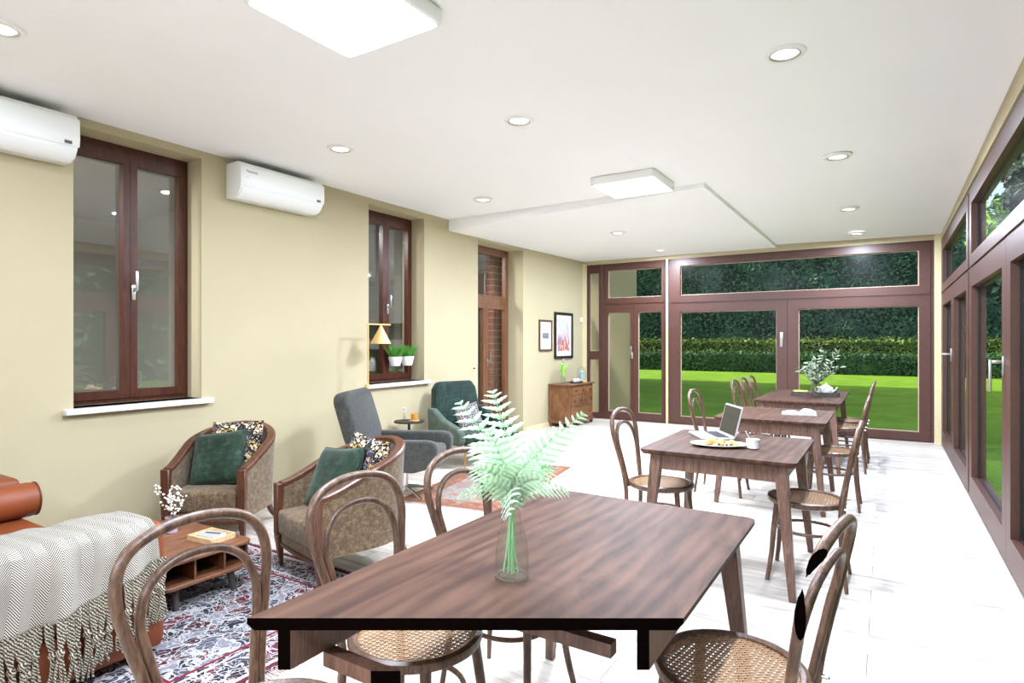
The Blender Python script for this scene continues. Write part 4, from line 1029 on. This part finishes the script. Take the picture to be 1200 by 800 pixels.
# ------------------------------------------------------------------ green velvet armchair with houndstooth pillow
vc = thing('velvet_armchair', 'dark green velvet armchair on thin brass legs beside the brown door', 'armchair', (-3.93, 5.41, 0), math.radians(-21))
m4 = Matrix.Translation((-.26, 0, .30)) @ Matrix.Rotation(math.radians(-10), 4, 'Y')
bp = [(-.30, 0), (-.305, .25), (-.275, .52), (-.22, .60), (.22, .60), (.275, .52), (.305, .25), (.30, 0)]
G().prism(bp, -.09, .04, 'x').xf(m4).build('backrest', 'deep_green_velvet', vc, bevel=.03, seg=3)
for s in (-1, 1):
    pr = [(-.30, .25), (.30, .25), (.335, .31), (.325, .40), (.24, .44), (-.05, .50), (-.26, .60), (-.36, .60), (-.34, .35)]
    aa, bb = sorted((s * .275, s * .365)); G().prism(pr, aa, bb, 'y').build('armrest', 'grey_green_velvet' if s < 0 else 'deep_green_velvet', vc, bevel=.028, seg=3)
G().box(-.27, .34, -.278, .278, .245, .37).build('seat_cushion', 'deep_green_velvet', vc, bevel=.04, seg=3)
for sx in (-1, 1):
    for sy in (-1, 1): G().tube([(sx * .235, sy * .235, 0), (sx * .21, sy * .21, .262)], [.008, .012], 10).build('leg', 'brass', vc)
pillow('houndstooth_pillow', 'houndstooth', .30, .10, in_chair(vc, .0, -.03, .505, 22, -.15, .18), 'black and white houndstooth pillow in the green velvet armchair', None)

# ------------------------------------------------------------------ brass floor lamp
lm = thing('floor_lamp', 'brass floor lamp with cone shade in front of the second window', 'lamp', (-4.30, 4.205, 0))
G().lathe([(.0, 0), (.12, 0), (.12, .014), (.012, .018), (.0, .018)], 28, cap=False).build('base', 'pale_brass', lm)
G().tube([(0, 0, .01), (0, 0, 1.525)], .0085, 10).build('pole', 'pale_brass', lm)
G().tube([(0, -.012, 1.52), (0, .31, 1.52)], .0085, 10).build('arm', 'pale_brass', lm)
G().lathe([(.010, 1.515), (.016, 1.495), (.098, 1.335), (.098, 1.328), (.094, 1.328), (.012, 1.49)], 32, (0, .175, 0), cap=False).build('shade', 'pale_brass', lm)
G().lathe([(.0, 1.395), (.022, 1.385), (.03, 1.36), (.02, 1.335), (.0, 1.33)], 16, (0, .175, 0), cap=False).build('bulb', 'porcelain', lm)
G().box(-.014, .014, -.03, .006, .895, .935).build('dimmer', 'pale_brass', lm, bevel=.003)

# ------------------------------------------------------------------ pots hanging at the second window
for i, (yy, lab) in enumerate(((4.985, 'left of the two white grass pots hanging at the second window'), (5.185, 'right of the two white grass pots hanging at the second window'))):
    t = thing('hanging_pot', lab, 'plant pot', (-4.675, yy, 1.075), 0, 'white pots at the second window')
    G().lathe([(.0, 0), (.052, 0), (.058, .006), (.080, .105), (.076, .105), (.055, .02), (.0, .02)], 24, cap=False).build('pot', 'porcelain', t)
    G().lathe([(.0, .085), (.072, .085), (.072, .09), (.0, .09)], 20, cap=False).build('soil', 'soil', t)
    G().box(-.0755, -.058, -.02, .02, .07, .10).build('hook', 'steel_satin', t, smooth=False)
    g = G()
    for k in range(150):
        a = random.random() * 2 * PI; r = .06 * math.sqrt(random.random()); p = Vector((r * math.cos(a), r * math.sin(a), .088)); d = Vector((math.cos(a) * .5 * r / .06 + random.gauss(0, .15), math.sin(a) * .5 * r / .06 + random.gauss(0, .15), 1)); Lg = random.uniform(.10, .165); e = Vector((math.sin(a), -math.cos(a), 0)) * .004
        g.add([p - e, p + e, p + d * Lg * .6 + e * .8, p + d * Lg + Vector((d.x, d.y, 0)) * .02, p + d * Lg * .6 - e * .8], [(0, 1, 2, 3, 4)])
    o = g.build('grass_tuft', 'grass_leaf', t, smooth=False, solid=.0006); o['kind'] = 'stuff'
rl = tag(G().box(-4.7545, -4.7495, 4.95, 5.34, 1.14, 1.165).build('pot_rail', 'steel_satin', smooth=False), 'thin metal rail behind the two white pots', 'rail')

# ------------------------------------------------------------------ dresser with vase, tray, cups and glass dome
dx0, dx1, dy0, dy1, dh = XL + .012, -4.17, 8.36, 9.23, .675
dr = thing('dresser', 'brown wooden chest of drawers under the two framed pictures', 'dresser', ((dx0 + dx1) / 2, (dy0 + dy1) / 2, 0))
hx, hy = (dx1 - dx0) / 2, (dy1 - dy0) / 2
G().box(-hx, hx - .012, -hy + .02, hy - .02, .085, dh - .02).build('carcass', 'dresser_wood', dr, bevel=.002, seg=1, smooth=False)
G().box(-hx, hx + .02, -hy - .01, hy + .01, dh - .022, dh).build('top_board', 'dresser_wood', dr, bevel=.004, seg=1)
G().box(-hx, hx + .012, -hy, hy, .06, .095).build('plinth', 'dresser_wood', dr, bevel=.003, seg=1)
for sx in (-1, 1):
    for sy in (-1, 1): G().bar((sx * (hx - .03), sy * (hy - .035), 0), (sx * (hx - .03), sy * (hy - .035), .065), (.035, .035), (.05, .05)).build('foot', 'dresser_wood', dr)
pn = G().box(-hx + .05, hx - .05, -hy + .008, -hy + .021, .15, dh - .08).build('side_panel', 'dresser_wood', dr, bevel=.003, seg=1)
for q in ((-hx + .005, -hx + .05), (hx - .05, hx - .012)): G().box(*q, -hy + .002, -hy + .0205, .095, dh - .022).build('side_stile', 'dresser_wood', dr, smooth=False)
rows = [(.505, .625, 3), (.325, .485, 2), (.12, .305, 1)]
for z0_, z1_, k in rows:
    W_ = (2 * hy - .08) / k
    for i in range(k):
        ya = -hy + .04 + i * W_ + .008; yb = ya + W_ - .016
        dw = G().box(hx - .0125, hx + .004, ya, yb, z0_, z1_).build('drawer', 'dresser_wood', dr, bevel=.003, seg=1)
        for ky in ([(ya + yb) / 2] if k == 3 else [ya + (yb - ya) * .2, yb - (yb - ya) * .2]):
            G().lathe([(.006, 0), (.006, .01), (.013, .016), (.012, .024), (.0, .026)], 12).xf(Matrix.Translation((hx + .004, ky, (z0_ + z1_) / 2)) @ Matrix.Rotation(PI / 2, 4, 'Y')).build('knob', 'black', dw)
    G().box(hx - .0125, hx + .002, -hy + .04, hy - .04, z0_ - .016, z0_ - .004).build('drawer_rail', 'dresser_wood', dr, smooth=False)
tv = thing('leaf_vase', 'clear glass vase with green leaves on the dresser', 'vase', (-4.40, 8.56, dh))
G().lathe([(.035, 0), (.045, .01), (.043, .07), (.036, .11), (.042, .13), (.038, .13), (.033, .11), (.04, .07), (.04, .014), (.0, .012)], 20).build('bottle', 'thin_glass', tv)
tl = thing('tulip_leaves', 'bunch of fresh green leaves with a bud in the dresser vase', 'flowers', (-4.40, 8.56, dh))
for k in range(14):
    a = k * 2.4; sp = .03 + .10 * random.random(); hh = random.uniform(.26, .36); dd = Vector((math.cos(a), math.sin(a), 0)); sd = Vector((-math.sin(a), math.cos(a), 0)); g = G()
    P = [dd * (sp * (q / 6) ** 1.8) + Vector((0, 0, .02 + hh * q / 6)) for q in range(7)]; ww = [.004, .008, .014, .017, .015, .009, .001]
    g.add([p - sd * w_ for p, w_ in zip(P, ww)] + [p + sd * w_ + dd * .003 for p, w_ in zip(P, ww)], [(q, q + 1, 8 + q, 7 + q) for q in range(6)])
    g.build('leaf', 'tulip_leaf', tl, solid=.0008)
G().tube([(0, 0, .02), (.005, 0, .34)], .003, 6).build('stem', 'grass_leaf', tl); G().lathe([(.0, .33), (.018, .345), (.02, .37), (.008, .40), (.0, .402)], 12, (.005, 0, 0), cap=False).build('bud', 'mauve_glass', tl)
tg = thing('serving_tray', 'black oval tray with cups on the dresser', 'tray', (-4.31, 8.86, dh))
G().lathe([(.0, 0), (.15, 0), (.165, .015), (.16, .017), (.148, .006), (.0, .006)], 32, sx=.6, cap=False).build('tray_body', 'black', tg)
for i, (x, y, lab) in enumerate(((-4.30, 8.77, 'nearer white cup on the black oval tray'), (-4.31, 8.89, 'farther white bowl on the black oval tray'))):
    c_ = thing('cup', lab, 'cup', (x, y, dh + .006), 0, 'white cups on the dresser tray')
    G().lathe([(.022, 0), (.028, .004), (.042, .045), (.046, .058), (.043, .058), (.03, .01), (.0, .008)], 20).build('bowl', 'porcelain', c_); G().tube(spline([(.04, .0, .045), (.065, 0, .04), (.035, 0, .018)], 4), .004, 6).build('handle', 'porcelain', c_)
gd = thing('glass_dome', 'clear glass dome over a pale blue ornament at the far end of the dresser', 'glass dome', (-4.33, 9.10, dh))
G().lathe([(.0, 0), (.088, 0), (.088, .016), (.0, .016)], 28, cap=False).build('plinth', 'tray_wood', gd)
G().lathe([(.076, .016), (.076, .17), (.07, .205), (.05, .235), (.02, .25), (.006, .252), (.006, .258), (.012, .268), (.0, .276)], 28, cap=False).build('dome', 'thin_glass', gd)
od = thing('blue_ornament', 'pale blue twisted ornament under the glass dome', 'ornament', (-4.33, 9.10, dh + .016))
G().lathe([(.03, 0), (.034, .01), (.018, .03), (.026, .08), (.016, .12), (.028, .15), (.012, .18), (.0, .185)], 18).build('figure', 'blue_glass', od)

# ------------------------------------------------------------------ framed pictures and small wall fittings
def picture(y0, y1, z0, z1, fm, label, bw, deep):
    t = thing('framed_picture', label, 'picture', (XL, (y0 + y1) / 2, (z0 + z1) / 2)); a, b = (y1 - y0) / 2, (z1 - z0) / 2
    for q in ((-a, a, b - bw, b), (-a, a, -b, -b + bw), (-a, -a + bw, -b + bw, b - bw), (a - bw, a, -b + bw, b - bw)): G().box(0, deep, *q).build('frame_bar', fm, t, smooth=False)
    G().box(.002, .010, -a + bw, a - bw, -b + bw, b - bw).build('mat_board', 'paper', t, smooth=False); return t, a, b
t, a, b = picture(8.06, 8.475, 1.2, 1.69, 'brown_frame', 'small brown framed print with a grey block on white, left of the larger picture', .028, .022)
G().box(.010, .011, -.10, .10, -.05, .04).build('print', 'grey_print', t, smooth=False)
t, a, b = picture(8.565, 9.21, 1.07, 1.83, 'black_frame', 'larger black framed colourful street painting above the dresser', .04, .03)
G().box(.010, .011, -a + .11, a - .11, -b + .12, b - .11).build('print', 'street_print', t, smooth=False)
tag(G().box(XL, XL + .03, 9.54, 9.60, 1.69, 1.77).build('wall_sensor', 'white_plastic', bevel=.006), 'small white sensor on the wall beside the glass front corner', 'sensor')
sw = thing('light_switch', 'small dark rotary switch on the wall left of the brown door', 'switch', (XL, 6.33, 1.0))
G().box(0, .008, -.03, .03, -.03, .03).build('plate', 'cream_trim', sw, bevel=.002, seg=1); G().lathe([(.011, .0), (.011, .02), (.006, .024)], 12).xf(Matrix.Translation((.008, 0, 0)) @ Matrix.Rotation(PI / 2, 4, 'Y')).build('knob', 'black', sw)
